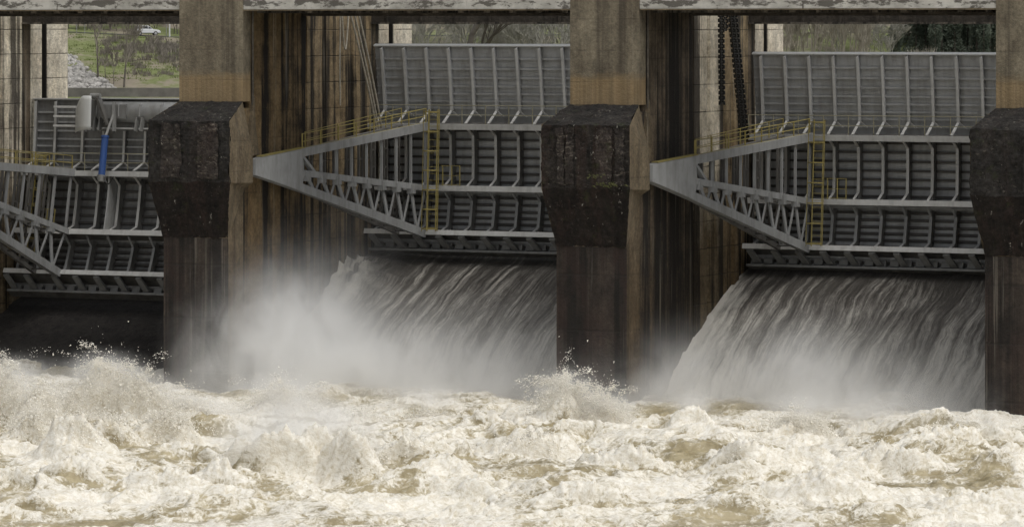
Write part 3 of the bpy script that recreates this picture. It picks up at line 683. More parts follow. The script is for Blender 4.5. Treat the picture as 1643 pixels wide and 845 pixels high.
# ================================================================== RIVER
def foam_mat():
    t = NT('foaming_river'); p = t.pos()
    at = t.n('ShaderNodeAttribute'); at.attribute_name = 'foam'; fa = at.outputs['Fac']
    warp = t.n('ShaderNodeTexNoise'); t.put(warp.inputs['Vector'], p); warp.inputs['Scale'].default_value = 0.8; warp.inputs['Detail'].default_value = 4
    pw = t.vmath('ADD', p, t.sc(warp.outputs['Color'], (1.3, 1.3, 0.3)))
    n1 = t.noise(t.sc(pw, (1.0, 0.55, 1.0)), 1.1, 8, 0.68)
    n2 = t.noise(pw, 4.2, 7, 0.72)
    rid = t.math('SUBTRACT', 1.0, t.math('MULTIPLY', t.math('ABSOLUTE', t.math('SUBTRACT', t.noise(pw, 1.7, 6, 0.62), 0.5)), 9.0), True)
    rid2 = t.math('SUBTRACT', 1.0, t.math('MULTIPLY', t.math('ABSOLUTE', t.math('SUBTRACT', t.noise(t.sc(pw, (1, 1, 1), (7, 3, 1)), 4.6, 5, 0.6), 0.5)), 8.0), True)
    n3 = t.noise(pw, 11.0, 5, 0.7)
    f = t.math('ADD', t.math('MULTIPLY', n1, 0.50), t.math('MULTIPLY', n2, 0.50))
    f = t.math('ADD', f, t.math('MULTIPLY', rid, 0.19)); f = t.math('ADD', f, t.math('MULTIPLY', rid2, 0.19)); f = t.math('ADD', f, t.math('MULTIPLY', t.math('SUBTRACT', n3, 0.5), 0.16))
    f = t.math('ADD', f, t.math('SUBTRACT', fa, 0.5))
    m = t.ramp(f, [(0.385, 0.0), (0.49, 0.30), (0.585, 0.76), (0.70, 1.0)])
    tan = t.mix(t.ramp(n1, [(0.35, 0), (0.65, 1)]), (0.25, 0.205, 0.112), (0.46, 0.395, 0.255))
    lace = t.noise(t.sc(pw, (1, 0.8, 1), (3, 11, 5)), 6.5, 6, 0.75)
    white = t.mix(t.ramp(t.math('ADD', t.math('MULTIPLY', lace, 0.6), t.math('MULTIPLY', n2, 0.4)), [(0.36, 0), (0.56, 1)]), (0.56, 0.495, 0.365), (0.85, 0.82, 0.745))
    col = t.mix(m, tan, white)
    b = t.bsdf(col, t.ramp(m, [(0, 0.35), (1, 0.7)]), t.bump(t.math('ADD', t.math('MULTIPLY', n2, 0.7), t.math('ADD', t.math('MULTIPLY', rid2, 0.25), t.math('MULTIPLY', n3, 0.35))), 0.5, 0.10), spec=0.35)
    return t.m
M['foam'] = foam_mat()

# waves read from the photograph: (x px, crest y px, depth m, half width m, half length m)
WAVES = [(15, 572, 169.5, 1.4, 1.8), (75, 604, 168, 1.1, 1.6), (165, 562, 168.5, 1.5, 1.9), (235, 592, 168, 1.2, 1.6), (300, 632, 167.5, 1.4, 1.6), (370, 650, 167, 1.3, 1.4), (455, 614, 170, 1.7, 1.8), (530, 640, 169, 1.2, 1.5), (595, 637, 167.5, 0.9, 1.0),
         (685, 634, 169.5, 1.2, 1.5), (760, 655, 168, 1.4, 1.5), (840, 650, 168, 1.3, 1.5), (912, 590, 168.5, 1.2, 1.6), (968, 620, 168, 1.1, 1.5), (1020, 655, 167.5, 1.1, 1.4), (1110, 644, 168, 0.8, 1.3), (1160, 678, 166, 1.2, 1.2), (1290, 650, 163.5, 1.2, 1.4), (1345, 675, 163, 1.2, 1.3), (1390, 662, 165, 1.3, 1.4), (1460, 684, 164, 1.4, 1.3),
         (1535, 694, 157.5, 1.9, 1.2), (1625, 684, 162.5, 1.4, 1.2), (1420, 708, 153.5, 1.1, 1.1), (1480, 722, 152.5, 1.1, 1.0),
         (270, 650, 160.5, 1.6, 1.3), (180, 668, 159, 1.3, 1.2), (120, 690, 155.5, 1.4, 1.1), (50, 650, 161, 1.3, 1.3), (465, 684, 149.8, 1.35, 1.3), (405, 712, 150.5, 1.1, 1.1), (570, 700, 149.0, 0.95, 1.1), (520, 700, 150.5, 1.0, 1.1), (350, 742, 147, 1.1, 1.0), (640, 688, 154.5, 1.4, 1.2),
         (850, 688, 155.5, 1.6, 1.2), (700, 738, 148.5, 1.3, 1.0), (1010, 716, 151.5, 1.3, 1.0), (1200, 714, 151.5, 1.6, 1.1), (130, 736, 148.5, 1.5, 1.0), (250, 758, 145.5, 1.6, 0.9), (1180, 797, 140.5, 1.3, 0.8), (1330, 766, 143.5, 1.5, 0.9), (920, 786, 141.5, 1.5, 0.8), (760, 797, 140.5, 1.3, 0.8), (1560, 786, 141.5, 1.5, 0.8)]
us = np.concatenate([np.linspace(-170, -30, 50)[:-1], np.arange(-30, 30, 0.075), np.linspace(30, 170, 50)])
vs_ = np.concatenate([np.linspace(30, 126, 50)[:-1], np.arange(126, 166, 0.11), np.arange(166, 186, 0.16), np.linspace(186, 200, 20)])
VV, UU = np.meshgrid(vs_, us, indexing='ij')
base = 0.55 * np.clip((VV - 140) / 26, 0, 1) ** 1.2
def river_height():
    z = base.copy(); crest = np.zeros_like(z)
    wx = 1.1 * fbm(UU * 0.25, VV * 0.25, 1.0, 3); wy = 1.3 * fbm(UU * 0.25, VV * 0.25, 9.0, 3)
    adv = np.zeros_like(z); fm = np.zeros_like(z)
    wr = np.random.default_rng(5)
    lst = []
    for x, yc, d, hw, hl in WAVES:
        amp = 16.0 - (yc - 40) * d / FPX - 0.55 * min(1, max(0, (d - 140) / 26)) ** 1.2
        lst.append(((x - 821.5) / FPX * d, d, hw, hl, max(0.3, amp * (0.98 if d > 160 else 1.2)), 1.0))
    for k in range(420):                       # smaller chop between them
        d = wr.uniform(126, 165); a = wr.gamma(3.0, 0.10)
        nearf = float(np.clip((d - 134) / 18, 0, 1)); lst.append((wr.uniform(-24, 24), d, wr.uniform(0.6, 1.5) * (1.7 - 0.7 * nearf), wr.uniform(0.3, 0.6) * (0.75 + 0.25 * nearf), min(a, 0.8) * (0.42 + 0.58 * nearf), 0.5))
    for u, d, hw, hl, amp, imp in lst:
        ii = np.where((vs_ > d - 5 * hl - 1) & (vs_ < d + 5 * hl + 1))[0]; jj = np.where((us > u - 4 * hw - 1) & (us < u + 4 * hw + 1))[0]
        sl = (slice(ii[0], ii[-1] + 1), slice(jj[0], jj[-1] + 1))
        du = (UU[sl] + 0.6 * wx[sl] - u) / hw; dv = VV[sl] + 0.5 * wy[sl] - d + 0.25 * hw * du * du * 0.5
        dn = np.where(dv < 0, dv / (hl * 0.42), dv / (hl * 1.35))         # steep towards us
        ex = np.exp(-(du * du)); g = ex * np.exp(-np.abs(dn) ** 1.6)
        z[sl] = np.maximum(z[sl], z[sl] * 0.35 + amp * g + 0.0) if imp == 1 else z[sl] + amp * g
        adv[sl] = np.maximum(adv[sl], amp * ex * np.exp(-(dn * dn) * 1.5))
        crest[sl] = np.maximum(crest[sl], g * min(1.0, amp) * (1 if imp == 1 else 0.6))
        fm[sl] += (1.0 if imp == 1 else 0.55) * min(1, amp * 1.3) * ex * (0.34 * np.exp(-((dv - 0.15 * hl) / (0.6 * hl)) ** 2) - 0.30 * np.exp(-((dv + 0.75 * hl) / (0.38 * hl)) ** 2))
    near = np.clip((VV - 124) / 24, 0.35, 1.0)
    t1 = fbm(UU * 0.22 + wx * .3, VV * 0.17 + wy * .3, 2.0, 3)
    rid = 1 - 2.2 * np.abs(fbm(UU * 0.55 + wx, VV * 0.42 + wy, 4.0, 3))
    rid2 = 1 - 2.2 * np.abs(fbm(UU * 1.5 + wx * 2, VV * 1.1 + wy * 2, 6.0, 3))
    z += near * (0.44 * t1 + 0.13 * (rid - 0.35) + 0.05 * (rid2 - 0.35)) - 0.12
    lump = np.abs(fbm(UU * 2.2, VV * 1.9, 8.0, 4, 0.6))
    z += (0.05 + 0.34 * crest) * (lump - 0.25) + (0.02 + 0.07 * crest) * fbm(UU * 5, VV * 4, 3.0, 3)
    far = np.clip((np.abs(UU) - 28) / 30, 0, 1)
    z = z * (1 - far) + far * (base + 0.2 * t1)
    return z, crest, rid, rid2, t1, adv, np.clip(fm, -0.5, 0.4)
RZ, RC, RRID, RRID2, RT1, RADV, RFM = river_height()
rx = CAM[0] + UU * RT[0] + VV * FW[0] + 0.12 * fbm(UU * 1.1, VV * 1.1, 12.0, 3) * RT[0]
ry = CAM[1] + UU * RT[1] + VV * FW[1]
rx = rx - FW[0] * RADV * 0.28; ry = ry - FW[1] * RADV * 0.28      # crests lean downstream
foamv = 0.285 + 0.20 * RC + RFM + 0.13 * RRID + 0.09 * RRID2 + 0.42 * fbm(UU * 0.22, VV * 0.20, 21.0, 4, 0.55)
# brown, glassy humps where the photograph shows unbroken water
for x, y, d, hw in ((1545, 712, 157.3, 1.3), (590, 650, 166.5, 0.8), (270, 672, 159, 1.8), (200, 700, 155, 1.6), (480, 770, 148.2, 1.3), (565, 765, 148.6, 1.2), (1090, 690, 156, 1.6), (1260, 705, 153, 1.6), (880, 745, 149, 1.4), (700, 770, 146, 1.5), (1400, 800, 141, 1.4), (330, 735, 150, 1.2)):
    u = (x - 821.5) / FPX * d
    foamv -= 0.13 * np.exp(-((UU - u) / hw) ** 2 - ((VV - d) / (hw * 0.9)) ** 2)
river = np_mesh('river_water', np.stack([rx, ry, RZ], -1).reshape(-1, 3), grid_faces(*VV.shape), M['foam'])
fat = river.data.attributes.new('foam', 'FLOAT', 'POINT'); fat.data.foreach_set('value', np.clip(foamv, 0, 1.2).astype(np.float32).ravel())
river['kind'] = 'structure'

# spray: drops thrown up from the crests
def spray():
    w_ = np.clip(RC - 0.50, 0, 1) ** 1.3 * np.clip((VV - 150) / 14, 0.04, 1) ** 1.5 * np.where(np.abs(UU) < 23, 1, 0) * np.where(VV > 140, 1, 0)
    p = w_.ravel() / w_.sum()
    X_, Y_, Z_, C_, D_ = rx.ravel(), ry.ravel(), RZ.ravel(), RC.ravel(), VV.ravel()
    pos = []; rad = []; vdir = []
    for k in rng.choice(p.size, 800, p=p):
        o = np.array([X_[k], Y_[k], Z_[k] - 0.1]); c = C_[k]; d = D_[k]
        far = np.clip((d - 150) / 16, 0.35, 1)
        vel = np.array([rng.normal(0, 1.9), rng.normal(-0.3, 1.0), abs(rng.normal(1.7, 0.9)) * (0.5 + 0.8 * c)]) * far
        n = rng.integers(60, 260); tt = rng.random(n) ** 0.8 * 0.55
        q = o + vel * tt[:, None] + np.array([0, 0, -4.9]) * (tt ** 2)[:, None] + rng.normal(0, 0.05, (n, 3)) * (0.5 + 3.0 * tt[:, None])
        pos.append(q); rad.append(rng.gamma(1.6, 0.0030, n) + 0.0045)
        vv = vel + np.array([0, 0, -9.8]) * tt[:, None]; vdir.append(vv / (np.linalg.norm(vv, axis=1)[:, None] + 1e-6) * rng.uniform(0, 1.3, (n, 1)))
    nf = 30000
    ids = rng.choice(p.size, nf, p=p)
    o = np.stack([X_[ids], Y_[ids], Z_[ids]], 1)
    far = np.clip((D_[ids] - 148) / 16, 0.3, 1)
    h = rng.exponential(0.15, nf) * far * (0.4 + C_[ids]) * (0.5 + np.clip(1.5 * fbm(o[:, 0] * 1.3, o[:, 1] * 1.3, 4, 2) + .5, 0, 2))
    o[:, 2] += h; o[:, :2] += rng.normal(0, 0.07, (nf, 2)) + 0.35 * h[:, None] * rng.normal(0, 1, (nf, 2))
    pos.append(o); rad.append(rng.gamma(1.6, 0.0032, nf) + 0.0045); vdir.append(rng.normal(0, 0.5, (nf, 3)))
    pos = np.concatenate(pos); rad = np.concatenate(rad); n = len(pos)
    tet = np.array([(1, 1, 1), (1, -1, -1), (-1, 1, -1), (-1, -1, 1)], float)
    tf = np.array([(0, 1, 2), (0, 3, 1), (0, 2, 3), (1, 3, 2)])
    sg = np.sign(rng.random((n, 1, 3)) - 0.5); flip = sg.prod(2)[:, 0] < 0
    tv = tet[None] * sg * rad[:, None, None]; vd = np.concatenate(vdir)[:, None, :]
    tv = tv + vd * (tv * vd).sum(2, keepdims=True)
    co = (pos[:, None, :] + tv).reshape(-1, 3)
    fc = (tf[None] + 4 * np.arange(n)[:, None, None]); fc[flip] = fc[flip][:, :, ::-1]
    t = NT('spray_drops'); a_ = t.n('ShaderNodeBsdfDiffuse'); a_.inputs[0].default_value = (0.97, 0.935, 0.85, 1); t.t.links.new(a_.outputs[0], t.out.inputs['Surface'])
    o = np_mesh('spray', co, fc.reshape(-1, 3), t.m); tag(o, 'white drops of spray thrown up from the foaming crests', 'spray', kind='stuff')
spray()

# ================================================================== MIST
def mist(name, label, lo, hi, G, nscale, cut=0.004, frame=None):
    m = MB().box(lo, hi)
    t = NT('water_' + name); p = t.pos()
    den = None
    for c, r, d in G:
        q = t.vmath('DIVIDE', t.vmath('SUBTRACT', p, c), r)
        g = t.math('MULTIPLY', t.math('EXPONENT', t.math('MULTIPLY', t.dist0(q), -1.0)), d)
        den = g if den is None else t.math('ADD', den, g)
    nz = t.ramp(t.noise(t.sc(p, nscale), 1.0, 5, 0.62, 0.9), [(0.32, 0.15), (0.50, 0.8), (0.70, 1.9)])
    den = t.math('MULTIPLY', den, nz)
    den = t.math('MAXIMUM', t.math('SUBTRACT', den, cut), 0.0)
    v = t.n('ShaderNodeVolumePrincipled'); v.inputs['Color'].default_value = (0.985, 0.985, 0.98, 1); v.inputs['Anisotropy'].default_value = 0.0
    t.put(v.inputs['Density'], den); t.t.links.new(v.outputs[0], t.out.inputs['Volume'])
    o = m.build(name, t.m); tag(o, label, 'mist', kind='stuff')
    if frame: o.location = frame[0]; o.rotation_euler = (0, 0, frame[1])
mist('mist', 'grey mist rising where the falling water meets the river', (-34.5, -6.5, -0.8), (19.5, 12.3, 10.0), [
    ((-14.3, 6.0, 5.6), (2.6, 5.0, 2.6), 0.035),
    ((-12.6, 0.8, 2.0), (1.9, 2.0, 2.1), 1.5), ((-13.9, -0.8, 1.2), (1.6, 2.0, 2.6), 1.0), ((-10.4, 0.4, 0.6), (3.0, 2.2, 1.7), 1.0),
    ((-6.0, 0.3, -0.2), (6.0, 2.0, 2.4), 1.0), ((-12.6, 4.0, 4.0), (2.0, 3.0, 1.8), 0.06),
    ((10.3, 0.5, 0.9), (1.7, 2.0, 1.9), 0.5), ((10.5, 0.2, -0.3), (6.4, 2.0, 2.2), 0.75), ((4.6, 0.4, -0.1), (2.2, 2.0, 1.9), 0.5), ((1.8, -2.6, -0.3), (3.2, 1.3, 1.5), 0.17),
    ((-15.6, -2.6, 0.3), (1.4, 1.3, 2.4), 0.32), ((-27.0, -0.5, -0.4), (8.0, 2.6, 1.3), 0.13), ((17.0, -2.6, -0.4), (3.5, 1.4, 1.2), 0.14)], (0.8, 0.65, 0.55))
def midwave():
    g = []
    for px, d, z, r, a in ((400, 150.4, 1.4, (1.2, 1.3, 0.7), 0.40), (465, 150.4, 2.1, (1.4, 1.3, 0.7), 0.50), (575, 149.2, 1.6, (0.9, 1.0, 0.5), 0.36), (520, 152.4, 1.9, (1.6, 1.3, 0.7), 0.42)):
        x, y = uv2w((px - 821.5) / FPX * d, d); g.append(((x, y, z), r, a))
    cx = np.mean([q[0][0] for q in g]); cy = np.mean([q[0][1] for q in g])
    mist('spray_mist', 'white haze of fine spray over the breaking wave on the left', (cx - 4.5, cy - 4, -0.5), (cx + 4.5, cy + 4, 3.4), g, (1.2, 1.0, 1.1), 0.01)
midwave()
def crest_haze():
    g = []
    for px, d, z, r, a in ((20, 169.3, 1.9, (1.3, 1.0, 0.6), 0.9), (80, 167.8, 1.2, (1.2, 1.0, 0.5), 0.7), (165, 168.3, 2.2, (1.2, 1.0, 0.6), 1.0), (225, 168.0, 1.6, (1.3, 1.0, 0.5), 0.8), (310, 167.3, 1.1, (1.6, 1.0, 0.45), 0.6), (455, 169.8, 1.4, (1.7, 1.2, 0.5), 0.7),
                          (685, 169.3, 1.2, (1.3, 1.0, 0.4), 0.6), (910, 168.3, 1.6, (0.8, 0.8, 0.55), 1.0), (965, 167.8, 1.1, (1.3, 0.9, 0.4), 0.7), (1110, 167.8, 1.1, (0.6, 0.8, 0.5), 0.8), (1290, 163.3, 1.4, (1.3, 0.9, 0.4), 0.6), (1395, 165, 1.2, (1.6, 1.0, 0.6), 0.4), (1530, 163, 0.8, (2.0, 1.0, 0.4), 0.35)):
        x, y = uv2w((px - 821.5) / FPX * d, d); g.append(((x, y, z), r, a))
    x, y = uv2w(0, 166.5)
    mist('crest_spray_haze', 'white fine spray hanging over the far row of wave crests', (-24, -6.5, -0.2), (23, 5.2, 4.4), g, (1.9, 1.6, 1.7), 0.01, ((x, y, 0), YAW))
crest_haze()

# ================================================================== FAR BANK
def terr_z(u, v):
    r = u / np.maximum(v, 1)                        # bearing
    prof = np.interp(v, [20, 205, 215, 640, 650, 656, 690, 694, 703, 720, 800, 1000, 1400, 3000], [-6, -6, 1.0, 4.6, 5.3, 6.4, 13.9, 14.2, 14.3, 16.0, 26, 70, 130, 190])
    prof = prof + np.interp(r, [-0.2, -0.104, -0.078, 0.0, 0.2], [1.2, 0.5, -0.35, 0, 1]) * np.clip((v - 660) / 25, 0, 1)
    return prof
def far_bank():
    v = np.concatenate([[190, 212, 300, 450, 600], np.arange(635, 730, 0.9), np.linspace(731, 1000, 60), np.linspace(1020, 3000, 30)])
    u = np.concatenate([np.linspace(-1200, -110, 20)[:-1], np.arange(-110, 130, 1.1), np.linspace(130, 1200, 20)])
    V, U = np.meshgrid(v, u, indexing='ij')
    Z = terr_z(U, V)
    rough = np.clip((V - 655) / 8, 0, 1) * np.where((V > 692) & (V < 704), 0.08, 1)
    Z = Z + rough * (0.45 * fbm(U * 0.12, V * 0.12, 2, 4) + np.clip((V - 720) / 100, 0, 1) * 5 * fbm(U * 0.02, V * 0.02, 5, 3))
    X, Y = uv2w(U, V)
    t = NT('grassy_bank'); p = t.pos()
    n = t.noise(p, 0.10, 6, 0.62); n2 = t.noise(p, 0.9, 6, 0.7)
    g = t.mix(t.ramp(n2, [(0.3, 0), (0.7, 1)]), (0.125, 0.145, 0.06), (0.20, 0.225, 0.10))
    scrub = t.mix(n2, (0.19, 0.165, 0.125), (0.29, 0.255, 0.20))
    col = t.mix(t.ramp(t.math('ADD', t.math('MULTIPLY', n, 0.75), t.math('MULTIPLY', n2, 0.25)), [(0.46, 0), (0.56, 1)]), g, scrub)
    t.bsdf(col, 0.95, t.bump(n2, 0.35, 0.3), spec=0.1)
    o = np_mesh('hill', np.stack([X, Y, Z], -1).reshape(-1, 3), grid_faces(*V.shape), t.m); o['kind'] = 'structure'
far_bank()
def at(px, v, dz=0.0):
    u = (px - 821.5) / FPX * v; x, y = uv2w(u, v); return (x, y, float(terr_z(np.array(u), np.array(float(v)))) + dz)
# road along the top of the bank
uu = np.linspace(-140, 140, 120)
pts = []
for vv in (694.6, 701.5):
    x, y = uv2w(uu, np.full_like(uu, vv)); pts.append(np.stack([x, y, terr_z(uu, np.full_like(uu, vv)) + 0.10], 1))
o = np_mesh('road', np.concatenate(pts), np.stack([np.arange(119), np.arange(1, 120), np.arange(121, 240), np.arange(120, 239)], 1), flat('asphalt', (0.055, 0.054, 0.052), 0.9)); o['kind'] = 'structure'
# low retaining wall at the foot of the bank
m = MB()
for a, b in zip(range(60, 300, 12), range(72, 312, 12)):
    pa, pb = Vector(at(a, 647)), Vector(at(b, 647)); m.bar((pa.x, pa.y, 5.7), (pb.x, pb.y, 5.7), 0.6, 1.5)
tag(m.build('retaining_wall', flat('grey_wall_concrete', (0.16, 0.15, 0.135), 0.9, 0.4, 0.5)), 'low grey retaining wall at the foot of the grassy bank', 'wall')
# riprap on the left of the bank
def riprap():
    vs, fs = [], []; b = 0
    ico = np.array([(1, 0, 0), (-1, 0, 0), (0, 1, 0), (0, -1, 0), (0, 0, 1), (0, 0, -1), (.6, .6, .6), (-.6, .6, .5), (.6, -.6, .5), (-.6, -.6, .6)])
    f = [(4, 0, 6), (6, 2, 4), (4, 2, 7), (7, 1, 4), (4, 1, 9), (9, 3, 4), (4, 3, 8), (8, 0, 4), (0, 5, 2), (0, 2, 6), (2, 5, 1), (1, 7, 2), (1, 5, 3), (3, 9, 1), (3, 5, 0), (0, 8, 3)]
    k = 0
    while k < 1500:
        px = 60 + random.random() * 130; vv = 650 + random.random() * 26
        lim = 195 - (vv - 650) * 3.4 + random.gauss(0, 4)
        if px > lim: continue
        c = np.array(at(px, vv)); s = 0.22 + abs(random.gauss(0, 0.28))
        q = ico * s * (0.6 + 0.7 * rng.random(3)) * (0.85 + 0.3 * rng.random((10, 1)))
        an = random.random() * 6.28; ca, sa = math.cos(an), math.sin(an)
        q = np.stack([q[:, 0] * ca - q[:, 1] * sa, q[:, 0] * sa + q[:, 1] * ca, q[:, 2] * 0.75], 1) + c + np.array([0, 0, 0.12])
        vs.append(q); fs += [tuple(i + b for i in t_) for t_ in f]; b += 10; k += 1
    t = NT('riprap_stone'); p = t.pos()
    t.bsdf(t.mix(t.ramp(t.noise(p, 1.1, 4, 0.6), [(0.3, 0), (0.7, 1)]), (0.14, 0.135, 0.125), (0.50, 0.48, 0.45)), 0.9)
    tag(np_mesh('riprap', np.concatenate(vs), np.array(fs), t.m, False), 'pale broken stones heaped on the left of the grassy bank', 'rocks', kind='stuff')
riprap()
# low scrub and grass tufts on the bank
def tufts(name, label, spots, mat, n_leaf, hh, spread):
    co, fc = [], []; b = 0
    for (x, y, z), s in spots:
        for k in range(n_leaf):
            a = random.random() * 6.28; r = spread * s * math.sqrt(random.random()); px, py = x + r * math.cos(a), y + r * math.sin(a)
            h = hh * s * (0.4 + 0.6 * random.random()); lx, ly = random.gauss(0, 0.3) * h, random.gauss(0, 0.3) * h; wd = 0.05 * s + 0.02
            co += [(px - wd, py, z), (px + wd, py, z), (px + lx, py + ly, z + h)]; fc.append((b, b + 1, b + 2)); b += 3
    return tag(np_mesh(name, co, np.array(fc), mat, False), label, 'plants', kind='stuff')
M['twig'] = flat('bare_twigs', (0.27, 0.24, 0.20), 0.95, 0.4, 1.0)  # brightened for distance haze, which is put into the colour
M['twig2'] = flat('grey_bark', (0.12, 0.105, 0.088), 0.95, 0.35, 1.5)
M['haze_twig'] = flat('hazed_twigs', (0.33, 0.32, 0.28), 0.95, 0.4, 0.6)  # greyed and lightened: haze over the far thicket put into the colour
M['pale_twig'] = flat('pale_stems', (0.36, 0.325, 0.27), 0.95, 0.4, 1.0)
M['grass'] = flat('long_grass', (0.215, 0.255, 0.09), 0.95, 0.3, 0.6)
spots = []
for k in range(260):
    px = random.uniform(100, 300); vv = random.uniform(660, 691)
    spots.append((at(px, vv), random.uniform(0.5, 1.3)))
tufts('grass', 'bright green grass tufts on the far bank', spots, M['grass'], 22, 0.35, 1.1)
spots = []
for k in range(230):
    vv = random.uniform(662, 689); px = random.uniform(165, 300)
    if (px < 215 and vv < 668) or random.random() > 0.30 + 0.7 * math.exp(-((px - 268) / 25) ** 2 - ((vv - 679) / 6) ** 2) + 0.6 * math.exp(-((px - 200) / 22) ** 2 - ((vv - 682) / 5) ** 2): continue
    spots.append((at(px, vv), random.uniform(0.7, 1.4)))
tufts('undergrowth', 'brown leafless scrub on the slope below the road', spots, M['twig'], 44, 1.0, 0.9)
spots = [(at(random.gauss(150, 5), random.gauss(656, 1.0)), random.uniform(0.5, 0.9)) for k in range(14)]
tufts('low_scrub', 'dark reddish scrub growing among the pale stones', spots, flat('reddish_scrub', (0.075, 0.052, 0.045), 0.95), 60, 0.7, 0.6)

# trees ------------------------------------------------------------
def branch_mesh(seed, height, r0, lean=(0, 0), spread=0.5, depth=5, upward=0.6, twig_r=0.022, wob=0.13):
    rnd = random.Random(seed); tr, cr = MB(), MB()
    def grow(p, d, L, r, lev):
        nseg = 3 if lev < 2 else 2
        q = p; dd = d.copy()
        for s in range(nseg):
            nd = (dd + Vector((rnd.gauss(0, wob if lev else wob * 0.5), rnd.gauss(0, wob if lev else wob * 0.5), 0.05 * upward))).normalized()
            e = q + nd * (L / nseg); rr = max(twig_r, r * (1 - 0.3 * (s + 1) / nseg))
            (tr if lev < 1 else cr).tube(q, e, max(twig_r, r * (1 - 0.3 * s / nseg)), rr, n=7 if lev < 2 else 4 if lev < 4 else 3, cap=False)
            q, dd = e, nd
            if lev >= 1 and lev < depth and rnd.random() < 0.6:
                ax = Vector((rnd.gauss(0, 1), rnd.gauss(0, 1), rnd.gauss(0, 0.4))).normalized()
                grow(q, (dd + ax * spread * 1.1).normalized(), L * 0.55, r * 0.45, lev + 1)
        if lev < depth:
            for k in range(rnd.choice((2, 3, 3))):
                ax = Vector((rnd.gauss(0, 1), rnd.gauss(0, 1), rnd.gauss(0.25 * upward, 0.4))).normalized()
                grow(q, (dd + ax * spread).normalized(), L * rnd.uniform(0.58, 0.8), r * 0.62, lev + 1)
    grow(Vector((0, 0, -0.3)), Vector((lean[0], lean[1], 1)).normalized(), height * 0.36, r0, 0)
    return tr, cr
def tree_obj(name, label, cat, group, seed, loc, height, r0, mt, mc, **kw):
    t = empty(name, loc); tag(t, label, cat, group)
    a, b = branch_mesh(seed, height, r0, **kw)
    a.build('trunk', mt, t, True); b.build('crown', mc, t, True); return t
def copy_tree(src, loc, rz, sc, label, group):
    c = src.copy(); COL.objects.link(c); c.location = loc; c.rotation_euler = (0, 0, rz); c.scale = (sc, sc, sc); c['label'] = label; c['group'] = group
    for ch_ in src.children:
        d = ch_.copy(); COL.objects.link(d); d.parent = c
    return c
gb = 'bare trees on the grassy bank'
tree_obj('bare_tree', 'forked bare tree standing where stones meet grass on the bank', 'tree', gb, 3, at(157, 661), 10.5, 0.17, M['twig2'], M['twig'], lean=(-0.05, 0), spread=0.42, upward=1.4, depth=5)
tree_obj('bare_tree', 'straight bare tree in the middle of the grassy bank below the car', 'tree', gb, 8, at(199, 656), 10.5, 0.17, M['twig2'], M['twig'], spread=0.35, upward=1.8, depth=5, wob=0.06)
tree_obj('bare_tree', 'thin bare sapling next to the forked tree on the bank', 'tree', gb, 12, at(170, 660), 6.5, 0.07, M['twig2'], M['twig'], spread=0.3, upward=2, depth=4)
tree_obj('bare_tree', 'thin bare sapling between forked tree and straight tree', 'tree', gb, 14, at(182, 658), 5.5, 0.06, M['twig2'], M['twig'], spread=0.3, upward=2, depth=4)
gr = 'bare trees lining the far road'
roots = [tree_obj('roadside_tree', 'bare many-stemmed tree with grey brown twigs behind the far road', 'tree', gr, 30 + k, at(140 + 37 * k, 708 + 2 * k, -1.8), 7.5 + k % 3, 0.11, M['twig2'], M['twig'], spread=0.55, depth=5) for k in range(4)]
for k in range(34):
    copy_tree(roots[k % 4], at(100 + 6.2 * k + random.uniform(-4, 4), random.uniform(706, 724), random.uniform(-2.6, -1.4)), random.uniform(0, 6.28), random.uniform(0.7, 1.1), roots[0]['label'], gr)
gm = 'bare trees seen above the raised gate'
tree_obj('big_bare_tree', 'thick dark leaning tree trunk above the raised gate in the middle bay', 'tree', gm, 77, at(738, 600, -1.5), 34, 0.62, M['twig2'], M['twig2'], lean=(0.10, 0), spread=0.45, depth=5)
tree_obj('arching_tree', 'dark arching bare branch right of the thick leaning trunk', 'tree', gm, 81, at(742, 606, 0), 21, 0.36, M['twig2'], M['twig2'], lean=(0.55, 0.1), spread=0.5, depth=5)
lab = 'grey bare tree in the thicket behind the raised gate'
src = [tree_obj('bare_tree', lab, 'tree', gm, 50 + k, at(690 + 60 * k, 655, -0.5), 15 + k, 0.17, M['haze_twig'], M['haze_twig'], spread=0.55, depth=5, twig_r=0.03) for k in range(3)]
for k in range(44):
    px = 655 + 6.2 * k + random.uniform(-4, 4)
    if 694 < px < 728 and random.random() < 0.75: continue
    copy_tree(src[k % 3], at(px, random.uniform(630, 690), -0.5), random.uniform(0, 6.28), random.uniform(0.75, 1.25), lab, gm)
g3 = 'pale bare stems above the right gate'
rp = [tree_obj('pale_bare_tree', 'pale thin stemmed bare tree above the left of the right gate', 'tree', g3, 90 + k, at(1275 + 20 * k, 650), 15, 0.11, M['pale_twig'], M['pale_twig'], lean=(0.12, 0), spread=0.24, upward=2.2, depth=5) for k in range(3)]
for k in range(30):
    copy_tree(rp[k % 3], at(1258 + 4.6 * k + random.uniform(-3, 3), random.uniform(630, 690), -0.5), random.uniform(-0.6, 0.6), random.uniform(0.8, 1.3), rp[0]['label'], g3)
lb = 'brown grey bare tree between the pale stems and the conifers'
for k in range(16):
    copy_tree(src[k % 3], at(1330 + 7 * k + random.uniform(-4, 4), random.uniform(660, 690), -1.5), random.uniform(0, 6.28), random.uniform(0.55, 0.85), lb, 'brown bare trees above the right gate')
